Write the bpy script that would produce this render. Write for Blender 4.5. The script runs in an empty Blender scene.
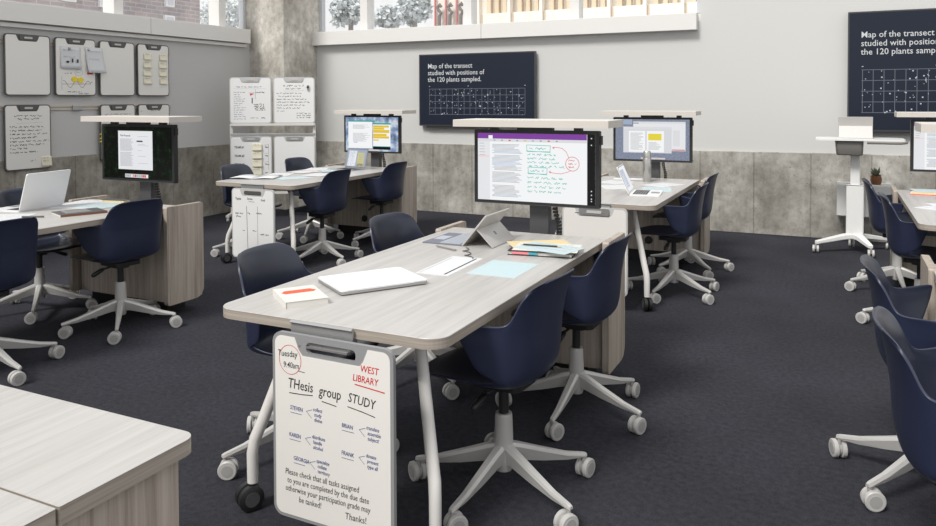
import bpy, bmesh, math, random
from mathutils import Vector, Matrix, noise
random.seed(7)
PI = math.pi
SC = bpy.context.scene
COL = SC.collection
R = math.radians

# ------------------------------------------------------------------ materials
def new_mat(name, color=(.5,.5,.5), rough=.5, metal=0., spec=.5, emis=None, es=1.):
    m = bpy.data.materials.new(name); m.use_nodes = True
    b = m.node_tree.nodes['Principled BSDF']
    b.inputs['Base Color'].default_value = (*color, 1)
    b.inputs['Roughness'].default_value = rough
    b.inputs['Metallic'].default_value = metal
    b.inputs['Specular IOR Level'].default_value = spec
    if emis:
        b.inputs['Emission Color'].default_value = (*emis, 1)
        b.inputs['Emission Strength'].default_value = es
    return m
def N(m, t, **k):
    n = m.node_tree.nodes.new(t)
    for a, v in k.items(): setattr(n, a, v)
    return n
def L(m, a, b): m.node_tree.links.new(a, b)
def P(m): return m.node_tree.nodes['Principled BSDF']
def ramp(m, fac, stops):
    r = N(m, 'ShaderNodeValToRGB'); e = r.color_ramp.elements
    e[0].position, e[0].color = stops[0][0], (*stops[0][1], 1)
    e[1].position, e[1].color = stops[-1][0], (*stops[-1][1], 1)
    for p, c in stops[1:-1]:
        x = e.new(p); x.color = (*c, 1)
    L(m, fac, r.inputs['Fac']); return r.outputs['Color']
def noise_tex(m, scale, detail=4, stretch=(1,1,1), rough=.55):
    tc = N(m, 'ShaderNodeTexCoord'); mp = N(m, 'ShaderNodeMapping'); mp.inputs['Scale'].default_value = stretch
    n = N(m, 'ShaderNodeTexNoise'); n.inputs['Scale'].default_value = scale
    n.inputs['Detail'].default_value = detail; n.inputs['Roughness'].default_value = rough
    L(m, tc.outputs['Object'], mp.inputs['Vector']); L(m, mp.outputs['Vector'], n.inputs['Vector'])
    return n.outputs['Fac']
def bump(m, h, strength, dist=.01):
    b = N(m, 'ShaderNodeBump'); b.inputs['Strength'].default_value = strength; b.inputs['Distance'].default_value = dist
    L(m, h, b.inputs['Height']); L(m, b.outputs['Normal'], P(m).inputs['Normal'])
def mixc(m, fac, a, b, blend='MIX'):
    x = N(m, 'ShaderNodeMix', data_type='RGBA', blend_type=blend)
    if hasattr(fac, 'links'): L(m, fac, x.inputs[0])
    else: x.inputs[0].default_value = fac
    for s, v in ((6, a), (7, b)):
        if hasattr(v, 'links'): L(m, v, x.inputs[s])
        else: x.inputs[s].default_value = (*v, 1)
    return x.outputs[2]

def wood(name, stretch, dark, mid, light, rough=.42):
    m = new_mat(name, mid, rough, spec=.4)
    f1 = noise_tex(m, 1.0, 5, stretch, .6)
    f2 = noise_tex(m, 1.0, 3, tuple(s*4.5 for s in stretch), .7)
    mm = N(m, 'ShaderNodeMath', operation='MULTIPLY_ADD'); mm.inputs[1].default_value = .35
    ad = N(m, 'ShaderNodeMath', operation='MULTIPLY'); ad.inputs[1].default_value = .65
    L(m, f1, ad.inputs[0]); L(m, f2, mm.inputs[0]); L(m, ad.outputs[0], mm.inputs[2])
    c = ramp(m, mm.outputs[0], [(.36, dark), (.5, mid), (.64, light)])
    L(m, c, P(m).inputs['Base Color'])
    return m
M = {}
M['top'] = wood('laminate_light_grain', (26, 1.0, 26), (.40,.385,.365), (.465,.45,.43), (.515,.50,.48), .32)
M['edge'] = wood('laminate_edge', (1.2, 1.2, 70), (.24,.205,.17), (.34,.295,.25), (.42,.375,.325), .5)
M['panel'] = wood('laminate_vertical_grain', (30, 30, .9), (.26,.22,.18), (.40,.345,.29), (.50,.44,.38), .5)
M['shelf'] = new_mat('shelf_white', (.66,.63,.59), .4)
M['shelf_edge'] = new_mat('shelf_edge', (.57,.53,.48), .5)

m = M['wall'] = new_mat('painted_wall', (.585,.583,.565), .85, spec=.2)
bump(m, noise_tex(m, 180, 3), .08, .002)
m = M['wall_left'] = new_mat('painted_wall_shaded', (.52,.515,.505), .85, spec=.2)  # darker copy of the wall paint; this wall's dimmer light is in the colour
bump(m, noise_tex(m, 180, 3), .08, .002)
M['ledge'] = new_mat('ledge_white', (.72,.705,.68), .6, spec=.3)
def concrete(name, k=1., w=1.):
    m = new_mat(name, (.3,.3,.28), .9, spec=.15)
    a = noise_tex(m, 1.9, 8, (1,1,1), .62)
    b = noise_tex(m, 11, 6, (1,1,.8), .72)
    st = noise_tex(m, 1.6, 5, (7,7,.5), .6)
    c = ramp(m, a, [(.30, (.165*k,.155*k*w,.138*k*w*w)), (.48, (.255*k,.245*k*w,.222*k*w*w)), (.60, (.33*k,.32*k*w,.295*k*w*w)), (.70, (.44*k,.43*k*w,.405*k*w*w))])
    d = ramp(m, b, [(.30, (.66,.65,.64)), (.5, (.97,.97,.97)), (.70, (1.18,1.18,1.18))])
    e = ramp(m, st, [(.3, (.86,.85,.84)), (.65, (1.07,1.07,1.06))])
    x = mixc(m, 1., c, d, 'MULTIPLY'); y = mixc(m, .8, x, e, 'MULTIPLY')
    # pits
    v = N(m, 'ShaderNodeTexVoronoi'); v.inputs['Scale'].default_value = 16; v.inputs['Randomness'].default_value = 1
    tc = N(m, 'ShaderNodeTexCoord'); L(m, tc.outputs['Object'], v.inputs['Vector'])
    p = ramp(m, v.outputs['Distance'], [(.05, (.35,.34,.32)), (.11, (1,1,1))])
    z = mixc(m, 1., y, p, 'MULTIPLY')
    L(m, z, P(m).inputs['Base Color']); bump(m, b, .5, .008)
    return m
M['conc'] = concrete('cast_concrete', 1.32)
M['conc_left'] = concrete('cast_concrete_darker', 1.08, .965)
M['conc_col'] = concrete('column_concrete', 2.0, .985)
m = M['carpet'] = new_mat('carpet', (.03,.03,.036), .98, spec=.05)
a = noise_tex(m, 260, 3, (1,1,1), .8); b = noise_tex(m, 1.1, 4); d = noise_tex(m, 40, 4)
c1 = ramp(m, a, [(.3, (.018,.0185,.023)), (.5, (.039,.040,.047)), (.72, (.080,.081,.094))])
c2 = ramp(m, b, [(.3, (.85,.85,.85)), (.7, (1.15,1.15,1.18))])
c3 = ramp(m, d, [(.3, (.8,.8,.8)), (.7, (1.2,1.2,1.2))])
L(m, mixc(m, 1., mixc(m, 1., c1, c2, 'MULTIPLY'), c3, 'MULTIPLY'), P(m).inputs['Base Color']); bump(m, a, .6, .006)
m = M['navy'] = new_mat('navy_plastic', (.016,.0215,.050), .38, spec=.6)
bump(m, noise_tex(m, 420, 2), .06, .001)
M['navy'].node_tree.nodes['Principled BSDF'].inputs['Coat Weight'].default_value = .08
M['shell_inner'] = new_mat('seat_dark', (.015,.020,.040), .30, spec=.7)  # slightly darker navy for the inner faces of the one-piece shell
M['silver'] = new_mat('silver_paint', (.54,.53,.51), .36, metal=.25)
M['caster'] = new_mat('caster_grey', (.50,.49,.47), .4)
M['caster_hub'] = new_mat('caster_hub', (.36,.355,.345), .45)
M['black'] = new_mat('black_plastic', (.014,.014,.015), .45)
M['darkgrey'] = new_mat('dark_grey_metal', (.07,.07,.075), .4)
M['white_metal'] = new_mat('white_paint_metal', (.68,.66,.63), .35)
M['white_gloss'] = new_mat('white_gloss', (.78,.78,.76), .3)
M['rim'] = new_mat('board_rim_grey', (.27,.27,.275), .45)
M['rim_light'] = new_mat('board_rim_light', (.50,.50,.49), .45)
M['rim_dark'] = new_mat('board_rim_dark', (.09,.087,.085), .5)
M['board'] = new_mat('whiteboard_surface', (.76,.74,.70), .25)
M['board_white'] = new_mat('whiteboard_surface_bright', (.80,.80,.79), .3)
M['alu'] = new_mat('aluminium', (.42,.42,.42), .35, metal=.7)
M['alu_lap'] = new_mat('laptop_aluminium', (.80,.80,.81), .35, metal=.1)
M['grey_tablet'] = new_mat('tablet_silver', (.52,.50,.48), .38, metal=.3)
M['keys'] = new_mat('keyboard_grey', (.16,.17,.21), .6)
M['keys_light'] = new_mat('keyboard_key', (.42,.45,.50), .6)
M['ink'] = new_mat('ink_black', (.02,.02,.02), .6)
M['ink_blue'] = new_mat('ink_blue', (.03,.05,.22), .6)
M['ink_red'] = new_mat('ink_red', (.62,.03,.03), .6)
M['ink_grey'] = new_mat('ink_grey', (.30,.30,.30), .6)
M['paper'] = new_mat('paper_white', (.62,.63,.64), .8)
M['paper_off'] = new_mat('paper_cream', (.66,.645,.60), .8)
M['paper_blue'] = new_mat('paper_pale_blue', (.47,.57,.59), .8)
M['paper_cyan'] = new_mat('paper_cyan', (.42,.63,.66), .8)
M['paper_yellow'] = new_mat('paper_tan', (.66,.54,.33), .8)
M['sticky'] = new_mat('sticky_cream', (.74,.70,.55), .8)
M['yellow'] = new_mat('yellow', (.80,.62,.03), .6)
M['red'] = new_mat('red_orange', (.78,.10,.04), .6)
M['pink'] = new_mat('pink_tab', (.78,.22,.25), .6)
M['teal'] = new_mat('teal_tab', (.04,.35,.42), .6)
M['terracotta'] = new_mat('terracotta', (.20,.085,.04), .8)
M['cactus'] = new_mat('cactus_green', (.10,.12,.07), .8)
M['steel'] = new_mat('brushed_steel', (.48,.47,.45), .3, metal=.8)
M['bin'] = new_mat('bin_grey', (.22,.21,.195), .6)
M['box_white'] = new_mat('box_white', (.68,.68,.66), .5)
M['rail'] = new_mat('rail_tan', (.52,.46,.38), .5)
M['frame_win'] = new_mat('window_frame', (.55,.57,.59), .4)
M['tv'] = new_mat('tv_panel', (.004,.005,.008), .35, spec=.25, emis=(.010,.014,.025), es=1.)
M['tv_frame'] = new_mat('tv_frame', (.05,.05,.052), .35)
M['tv_text'] = new_mat('tv_text', (.0,.0,.0), .5, emis=(.62,.62,.62), es=1.)
M['tv_grid'] = new_mat('tv_grid', (.0,.0,.0), .5, emis=(.13,.14,.17), es=1.)
M['tv_dot'] = new_mat('tv_dot', (.0,.0,.0), .5, emis=(.45,.47,.5), es=1.)
def scr(name, c): M[name] = new_mat(name, (.0,.0,.0), .35, spec=.2, emis=c, es=1.)
scr('s_white', (.83,.84,.85)); scr('s_pane', (.72,.73,.75)); scr('s_purple', (.20,.05,.32)); scr('s_bar', (.66,.66,.68))
scr('s_text', (.36,.36,.38)); scr('s_textblue', (.30,.42,.60)); scr('s_green', (.03,.45,.36)); scr('s_red', (.62,.06,.05))
scr('s_pink', (.85,.55,.55)); scr('s_black', (.004,.004,.005)); scr('s_yellow', (.72,.60,.05)); scr('s_amber', (.72,.50,.04))
scr('s_teal', (.03,.33,.30)); scr('s_sky', (.32,.38,.50)); scr('s_dock', (.62,.55,.52)); scr('s_doc', (.62,.63,.66)); scr('s_ink', (.05,.05,.06))
scr('s_lilac', (.42,.36,.45))
m = M['s_jungle'] = new_mat('s_jungle', (0,0,0), .35, spec=.2)
c = ramp(m, noise_tex(m, 26, 5, (1,1,1), .8), [(.52, (.001,.0015,.001)), (.62, (.006,.025,.006)), (.72, (.03,.09,.02))])
L(m, c, P(m).inputs['Emission Color']); P(m).inputs['Emission Strength'].default_value = 1
m = M['s_speckle'] = new_mat('s_speckle', (0,0,0), .35, spec=.2)
c = ramp(m, noise_tex(m, 120, 3, (1,1,1), .8), [(.35, (.09,.11,.17)), (.65, (.32,.36,.45))])
L(m, c, P(m).inputs['Emission Color']); P(m).inputs['Emission Strength'].default_value = 1
m = M['s_swirl'] = new_mat('s_swirl', (0,0,0), .35, spec=.2)
c = ramp(m, noise_tex(m, 9, 3, (1,1,1), .6), [(.35, (.10,.13,.22)), (.5, (.25,.34,.50)), (.62, (.60,.63,.68)), (.7, (.10,.42,.50))])
L(m, c, P(m).inputs['Emission Color']); P(m).inputs['Emission Strength'].default_value = 1
# brick, its colours paled to stand for overexposed daylight
m = M['brick'] = new_mat('brick_wall_washed_out', (.4,.3,.28), .9, spec=.1)
br = N(m, 'ShaderNodeTexBrick'); br.inputs['Scale'].default_value = 1.; br.inputs['Color1'].default_value = (.44,.39,.385,1)
br.inputs['Color2'].default_value = (.35,.32,.33,1); br.inputs['Mortar'].default_value = (.52,.49,.48,1)
br.inputs['Brick Width'].default_value = .5; br.inputs['Row Height'].default_value = .16; br.inputs['Mortar Size'].default_value = .02
tc = N(m, 'ShaderNodeTexCoord'); mp = N(m, 'ShaderNodeMapping'); mp.inputs['Rotation'].default_value = (R(90), 0, R(90))
sx = N(m, 'ShaderNodeSeparateXYZ'); cx = N(m, 'ShaderNodeCombineXYZ')
L(m, tc.outputs['Object'], sx.inputs[0]); L(m, sx.outputs[1], cx.inputs[0]); L(m, sx.outputs[2], cx.inputs[1]); L(m, cx.outputs[0], br.inputs['Vector'])
L(m, mixc(m, .8, br.outputs['Color'], ramp(m, noise_tex(m, .5, 5), [(.35, (.75,.74,.78)), (.65, (1.25,1.2,1.2))]), 'MULTIPLY'), P(m).inputs['Base Color'])
M['cream'] = new_mat('cream_facade', (.85,.80,.72), .9, spec=.1)
M['tan'] = new_mat('tan_slats', (.72,.60,.44), .9, spec=.1)
M['pinkred'] = new_mat('red_stripe', (.55,.20,.20), .9)
M['iron'] = new_mat('grey_iron', (.16,.15,.14), .8)
M['street'] = new_mat('pale_ground', (.55,.55,.55), .9)
M['ww'] = new_mat('white_window_trim', (.85,.85,.85), .7)
M['ant'] = new_mat('pale_glass', (.6,.64,.7), .4)
m = M['leaf'] = new_mat('tree_foliage_washed_out', (.45,.47,.45), .9, spec=.1)
L(m, ramp(m, noise_tex(m, 6, 5, (1,1,1), .8), [(.35, (.40,.46,.50)), (.5, (.62,.66,.67)), (.7, (.82,.80,.74))]), P(m).inputs['Base Color'])  # overexposed, hazy daylight painted into the pale leaf colours
M['bark'] = new_mat('bark', (.35,.32,.3), .9)
m = M['glass'] = bpy.data.materials.new('window_glass'); m.use_nodes = True; nt = m.node_tree; nt.nodes.clear()
o = nt.nodes.new('ShaderNodeOutputMaterial'); mx = nt.nodes.new('ShaderNodeMixShader'); t = nt.nodes.new('ShaderNodeBsdfTransparent'); g = nt.nodes.new('ShaderNodeBsdfGlossy')
g.inputs['Roughness'].default_value = .02; mx.inputs[0].default_value = .05
nt.links.new(t.outputs[0], mx.inputs[1]); nt.links.new(g.outputs[0], mx.inputs[2]); nt.links.new(mx.outputs[0], o.inputs[0])

# ------------------------------------------------------------------ mesh builder
class MB:
    def __init__(s): s.v = []; s.f = []; s.m = []; s.mats = []
    def mi(s, mat):
        mat = M[mat] if isinstance(mat, str) else mat
        if mat not in s.mats: s.mats.append(mat)
        return s.mats.index(mat)
    def add(s, vs, fs, mat):
        k = s.mi(mat); o = len(s.v); s.v += [tuple(v) for v in vs]
        for f in fs: s.f.append([i+o for i in f]); s.m.append(k)
        return s
    def box(s, x0, x1, y0, y1, z0, z1, mat, mtx=None):
        vs = [Vector((x, y, z)) for z in (z0, z1) for y in (y0, y1) for x in (x0, x1)]
        if mtx: vs = [mtx @ v for v in vs]
        return s.add(vs, [(0,2,3,1), (4,5,7,6), (0,1,5,4), (2,6,7,3), (0,4,6,2), (1,3,7,5)], mat)
    def prism(s, pts, a, b, mat, axis='x', cap=None):
        # pts 2D (CCW) extruded along axis from a to b ; axis x: pts=(y,z), y: (x,z), z: (x,y)
        n = len(pts)
        def mk(p, t):
            return {'x': (t, p[0], p[1]), 'y': (p[0], t, p[1]), 'z': (p[0], p[1], t)}[axis]
        vs = [mk(p, a) for p in pts] + [mk(p, b) for p in pts]
        fs = [(i, (i+1) % n, n+(i+1) % n, n+i) for i in range(n)]
        s.add(vs, fs, mat); s.add(vs, [tuple(reversed(range(n))), tuple(range(n, 2*n))], cap or mat); return s
    def tube(s, pts, rad, mat, seg=10, caps=True, flat=1.):
        pts = [Vector(p) for p in pts]; n = len(pts)
        rad = rad if isinstance(rad, (list, tuple)) else [rad]*n
        vs = []; up = None
        for i, p in enumerate(pts):
            t = (pts[min(i+1, n-1)] - pts[max(i-1, 0)]).normalized()
            if up is None:
                up = Vector((0,0,1)) if abs(t.z) < .9 else Vector((0,1,0))
            a = t.cross(up).normalized(); b = a.cross(t).normalized(); up = b
            for k in range(seg):
                q = 2*PI*k/seg; vs.append(p + a*math.cos(q)*rad[i] + b*math.sin(q)*rad[i]*flat)
        fs = [(i*seg+k, i*seg+(k+1) % seg, (i+1)*seg+(k+1) % seg, (i+1)*seg+k) for i in range(n-1) for k in range(seg)]
        if caps: fs += [tuple(reversed(range(seg))), tuple(range((n-1)*seg, n*seg))]
        return s.add(vs, fs, mat)
    def quad(s, a, b, c, d, mat): return s.add([a, b, c, d], [(0,1,2,3)], mat)
    def rect(s, x0, x1, z0, z1, y, mat):       # faces -y
        return s.quad((x0,y,z0), (x1,y,z0), (x1,y,z1), (x0,y,z1), mat)
    def ribbon(s, pts, w, y, mat):              # polyline ribbon in the xz plane
        for a, b in zip(pts, pts[1:]):
            dx, dz = b[0]-a[0], b[1]-a[1]; l = math.hypot(dx, dz) or 1
            nx, nz = -dz/l*w/2, dx/l*w/2; ex, ez = dx/l*w*.35, dz/l*w*.35
            s.quad((a[0]-nx-ex, y, a[1]-nz-ez), (b[0]-nx+ex, y, b[1]-nz+ez), (b[0]+nx+ex, y, b[1]+nz+ez), (a[0]+nx-ex, y, a[1]+nz-ez), mat)
        return s
    def scribble(s, x0, z, w, h, y, mat, t=None, rs=None):
        x = x0; t = (t or h*.16)*1.3
        while x < x0+w:
            wl = random.uniform(1.2, 4.5)*h; pts = []; xe = min(x+wl, x0+w)
            xx = x
            while xx < xe:
                pts.append((xx, z + random.uniform(0, h))); xx += h*.28
            if len(pts) > 1: s.ribbon(pts, t, y, mat)
            x = xe + h*.9
        return s
    def text(s, string, size, x, z, y, mat, bold=0., shear=0., ang=0., align='LEFT', sx=1.):
        cu = bpy.data.curves.new('t', 'FONT'); cu.body = string; cu.size = size; cu.shear = shear; cu.offset = bold*size
        cu.resolution_u = 2; cu.align_x = align
        ob = bpy.data.objects.new('t', cu); me = ob.to_mesh()
        ca, sa = math.cos(ang), math.sin(ang)
        vs = [(x + v.co.x*sx*ca - v.co.y*sa, y, z + v.co.x*sx*sa + v.co.y*ca) for v in me.vertices]
        s.add(vs, [tuple(p.vertices) for p in me.polygons], mat)
        ob.to_mesh_clear(); bpy.data.objects.remove(ob); bpy.data.curves.remove(cu)
        return s
    def build(s, name, parent=None, bevel=0, seg=2, smooth=False, sub=0, label=None, auto=None):
        me = bpy.data.meshes.new(name); me.from_pydata(s.v, [], s.f)
        for m_ in s.mats: me.materials.append(m_)
        me.polygons.foreach_set('material_index', s.m)
        if smooth or auto is not None: me.polygons.foreach_set('use_smooth', [True]*len(s.f))
        me.update(); me.validate()
        if auto is not None: me.set_sharp_from_angle(angle=R(auto))
        o = bpy.data.objects.new(name, me); COL.objects.link(o)
        if parent: o.parent = parent
        if bevel:
            b = o.modifiers.new('bevel', 'BEVEL'); b.width = bevel; b.segments = seg; b.limit_method = 'ANGLE'; b.angle_limit = R(40)
        if sub:
            b = o.modifiers.new('sub', 'SUBSURF'); b.levels = sub; b.render_levels = sub
        if label: o['label'] = label
        return o
def thing(name, label, cat, loc=(0,0,0), rz=0, group=None):
    o = bpy.data.objects.new(name, None); COL.objects.link(o); o.empty_display_size = .1
    o.location = loc; o.rotation_euler = (0,0,rz); o['label'] = label; o['category'] = cat
    if group: o['group'] = group
    return o
def tag(o, label, cat, group=None, loc=None, rz=None):
    o['label'] = label; o['category'] = cat
    if group: o['group'] = group
    if loc: o.location = loc
    if rz is not None: o.rotation_euler = (0,0,rz)
    return o
def struct(o): o['kind'] = 'structure'; return o
def dup(src, loc, rz, label=None, group=None):
    def rec(o, parent):
        c = o.copy(); COL.objects.link(c); c.parent = parent
        for ch in list(o.children): rec(ch, c)
        return c
    r = rec(src, None); r.location = loc; r.rotation_euler = (0,0,rz)
    if label: r['label'] = label
    if group: r['group'] = group
    return r
def rrect(x0, x1, z0, z1, r, n=6):
    if not isinstance(r, (list, tuple)): r = [r]*4   # bl, br, tr, tl
    out = []
    for (cx_, cz, rr, a0) in ((x0+r[0], z0+r[0], r[0], 180), (x1-r[1], z0+r[1], r[1], 270), (x1-r[2], z1-r[2], r[2], 0), (x0+r[3], z1-r[3], r[3], 90)):
        for k in range(n+1):
            a = R(a0 + 90*k/n); out.append((cx_+rr*math.cos(a), cz+rr*math.sin(a)))
    return out
def plate(outlines, y_front, y_back, mat, mb=None):
    """flat plate in the xz plane with holes, between y_front and y_back"""
    cu = bpy.data.curves.new('p', 'CURVE'); cu.dimensions = '2D'; cu.fill_mode = 'BOTH'; cu.extrude = abs(y_back-y_front)/2
    for ol in outlines:
        sp = cu.splines.new('POLY'); sp.points.add(len(ol)-1); sp.use_cyclic_u = True
        for p, q in zip(sp.points, ol): p.co = (q[0], q[1], 0, 1)
    ob = bpy.data.objects.new('p', cu); me = ob.to_mesh(); mid = (y_front+y_back)/2
    mb = mb or MB()
    mb.add([(v.co.x, mid - v.co.z, v.co.y) for v in me.vertices], [tuple(p.vertices) for p in me.polygons], mat)
    ob.to_mesh_clear(); bpy.data.objects.remove(ob); bpy.data.curves.remove(cu)
    return mb

# ------------------------------------------------------------------ room shell
XL, YB = -7.15, 8.75
CZ = .885; SILL = 2.40; LB = 2.215; TOPZ = 4.3
struct(MB().box(-7.4, 6.0, -3.0, 9.0, -.1, 0, 'carpet').build('floor'))
# concrete dado with board seams
mb = MB(); mb.box(XL-.2, 6., YB+.0, YB+.24, 0, LB+.1, 'wall')
mb.box(-1.36, 6., YB, YB+.24, LB+.1, TOPZ, 'wall')
struct(mb.build('wall_back'))
mb = MB(); x = -4.713-.56*5
while x < 6:
    mb.box(max(x+.004, XL), min(x+.556, 6), YB-.025, YB, 0, CZ+random.uniform(-.003,.003), 'conc'); x += .56
mb.box(XL, 6, YB-.02, YB-.001, 0, CZ-.006, 'conc_left')
struct(mb.build('wall_back_concrete', bevel=.004, seg=1))
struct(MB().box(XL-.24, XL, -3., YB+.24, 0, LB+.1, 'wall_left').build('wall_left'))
mb = MB(); y = 4.718-.65*12
while y < YB:
    mb.box(XL, XL+.025, max(y+.005, -3), min(y+.645, YB), 0, CZ+random.uniform(-.003,.003), 'conc_left'); y += .65
mb.box(XL+.001, XL+.019, -3, YB, 0, CZ-.006, 'conc_left')
struct(mb.build('wall_left_concrete', bevel=.004, seg=1))
# column
mb = MB(); mb.box(XL-.1, -6.57, 8.04, YB+.2, 0, TOPZ, 'conc_col'); struct(mb.build('wall_corner_column', bevel=.012))
# ledges
mb = MB()
for a, b in ((-3., 6.30), (6.306, 7.95)): mb.box(XL-.20, XL+.10, a, b, LB, SILL, 'ledge')
struct(mb.build('trim_1', bevel=.003))
mb = MB()
for a, b in ((-6.57, -3.99), (-3.986, -1.39)): mb.box(a, b, YB-.10, YB+.18, LB, SILL, 'ledge')
mb.box(-1.39, -1.34, YB+.001, YB+.18, LB+.05, SILL, 'ledge')
struct(mb.build('trim_2', bevel=.003))
struct(MB().box(XL+.002, XL+.05, -3, 7.93, LB-.05, LB-.012, 'ledge').build('trim_3'))
# windows
def window(n, a, b, axis):
    fr = MB(); gl = MB(); w = .05; z0, z1 = SILL-.02, TOPZ
    def bx(mb_, p, q, d0, d1, za, zb, mat):
        if axis == 'x': mb_.box(p, q, YB+d0, YB+d1, za, zb, mat)
        else: mb_.box(XL-d1, XL-d0, p, q, za, zb, mat)
    bx(fr, a, a+w, .06, .14, z0, z1, 'frame_win'); bx(fr, b-w, b, .06, .14, z0, z1, 'frame_win')
    bx(fr, a, b, .06, .14, z0, z0+.035, 'frame_win'); bx(fr, a, b, .06, .14, z1-.05, z1, 'frame_win')
    bx(gl, a+w, b-w, .098, .104, z0+.035, z1-.05, 'glass')
    o = struct(fr.build('window_%d' % n, bevel=.003)); g = gl.build('window_pane', o)
for i, (a, b) in enumerate(((-6.57,-5.80), (-5.80,-4.235), (-4.235,-2.82), (-2.82,-1.36))): window(i+1, a, b, 'x')
for i, (a, b) in enumerate(((7.56, 8.04), (5.97,7.56), (4.35,5.97), (2.7,4.35), (1.0,2.7), (-1,1.0), (-3.,-1))): window(i+5, a, b, 'y')
mb = MB(); 
for x in (-5.80, -4.235, -2.82): mb.box(x-.058, x+.058, YB+.02, YB+.2, SILL-.02, TOPZ, 'ledge')
for y in (7.56, 5.97, 4.35, 2.7, 1.0, -1.): mb.box(XL-.2, XL-.02, y-.062, y+.062, SILL-.02, TOPZ, 'ledge')
struct(mb.build('trim_4', bevel=.004))

# ------------------------------------------------------------------ outside
mb = MB(); mb.box(-70, 40, 9.3, 80, -.4, -.1, 'street'); mb.box(-70, -7.6, -30, 9.3, -.4, -.1, 'street')
struct(mb.build('ground_outside'))
bd = thing('brick_building', 'washed-out brick building outside the left wall windows', 'building', (-24, 24.0, -.1))
mb = MB(); mb.box(-8, 0, -32, 0, 0, 12, 'brick'); mb.build('wall', bd)
for (yy, zz, w_, h_) in ((-1.88, 5.3, .42, 1.2), (-1.95, 4.45, .5, .5), (-4.9, 4.95, .45, .8), (-6.35, 5.0, .5, .7), (-9.0, 5.3, .5, .9), (-13.5, 5.4, .6, 1.0)):
    w = MB().box(0, .12, yy, yy+w_, zz, zz+h_, 'ww').build('window', bd)
    MB().box(.12, .14, yy+.07, yy+w_-.07, zz+.07, zz+h_-.07, 'ant').build('pane', w)
cb = thing('facade_building', 'pale cream building with vertical slats outside the back windows', 'building', (-16.3, 34, -.1))
mb = MB(); mb.box(0, 11.0, 0, 6, 0, 5.75, 'cream'); mb.box(0, 11.0, 1.0, 6, 5.75, 14, 'cream'); mb.build('wall', cb)
for k in range(7):
    xx = .5+k*1.62
    MB().box(xx, xx+.14, -.25, .1, 0, 14, 'cream').build('pilaster', cb)
    MB().box(xx+.15, xx+.22, -.05, .05, 0, 5.7, 'tan').build('joint_strip', cb)
    sl = MB()
    for q in range(3): sl.box(xx+.35+q*.42, xx+.56+q*.42, .2, .5, 5.6, 14, 'tan')
    sl.build('slats', cb)
MB().box(-2.1, 0, .2, 2, 0, 14, 'cream').build('wing', cb)
for k, xx in enumerate((-1.62, -1.02, -.42)):
    MB().tube([(xx,-.1,0), (xx,-.1,5.75), (xx+.10,-.1,5.9), (xx-.04,-.1,6.05), (xx-.10,-.1,6.2), (xx+.04,-.1,6.32), (xx+.10,-.1,6.2)], .085, 'iron', 8).build('post', cb)
    MB().box(xx-.34, xx-.27, 0, .1, 0, 14, 'pinkred').build('stripe', cb)
def tree(x, y, h, r, label, seed):
    t_ = thing('tree', label, 'tree', (x, y, -.1), 0, 'trees outside the windows'); rnd = random.Random(seed)
    MB().tube([(0,0,0), (.1,.05,h*.4), (0,.1,h*.75)], [.22,.16,.07], 'bark', 8).build('trunk', t_)
    mb_ = MB()
    for k in range(1500):
        d = Vector((rnd.gauss(0,1), rnd.gauss(0,1), rnd.gauss(0,1))).normalized()
        p = d*r*rnd.uniform(.45, 1.0)*(.75+.5*noise.noise(d*1.7+Vector((seed,0,0)))); p.z = p.z*.75 + h*.74
        a = Vector((rnd.uniform(-1,1), rnd.uniform(-1,1), rnd.uniform(-1,1))).normalized(); b_ = a.orthogonal().normalized(); s_ = rnd.uniform(.07,.16)
        mb_.add([p-a*s_, p-b_*s_*.6, p+a*s_, p+b_*s_*.6], [(0,1,2,3)], 'leaf')
    mb_.build('foliage', t_)
tree(-17.9, 26, 7.1, 1.05, 'pale leafy tree outside the back window beside the column', 1)
tree(-16.3, 26.5, 6.6, .75, 'small pale tree just right of the first mullion outside', 2)
tree(-14.9, 26, 7.0, 1.05, 'broad pale tree left of the cream building outside', 3)
tree(-36, 38, 9.6, 2.1, 'pale tree between the brick building and the column outside', 4)

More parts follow.
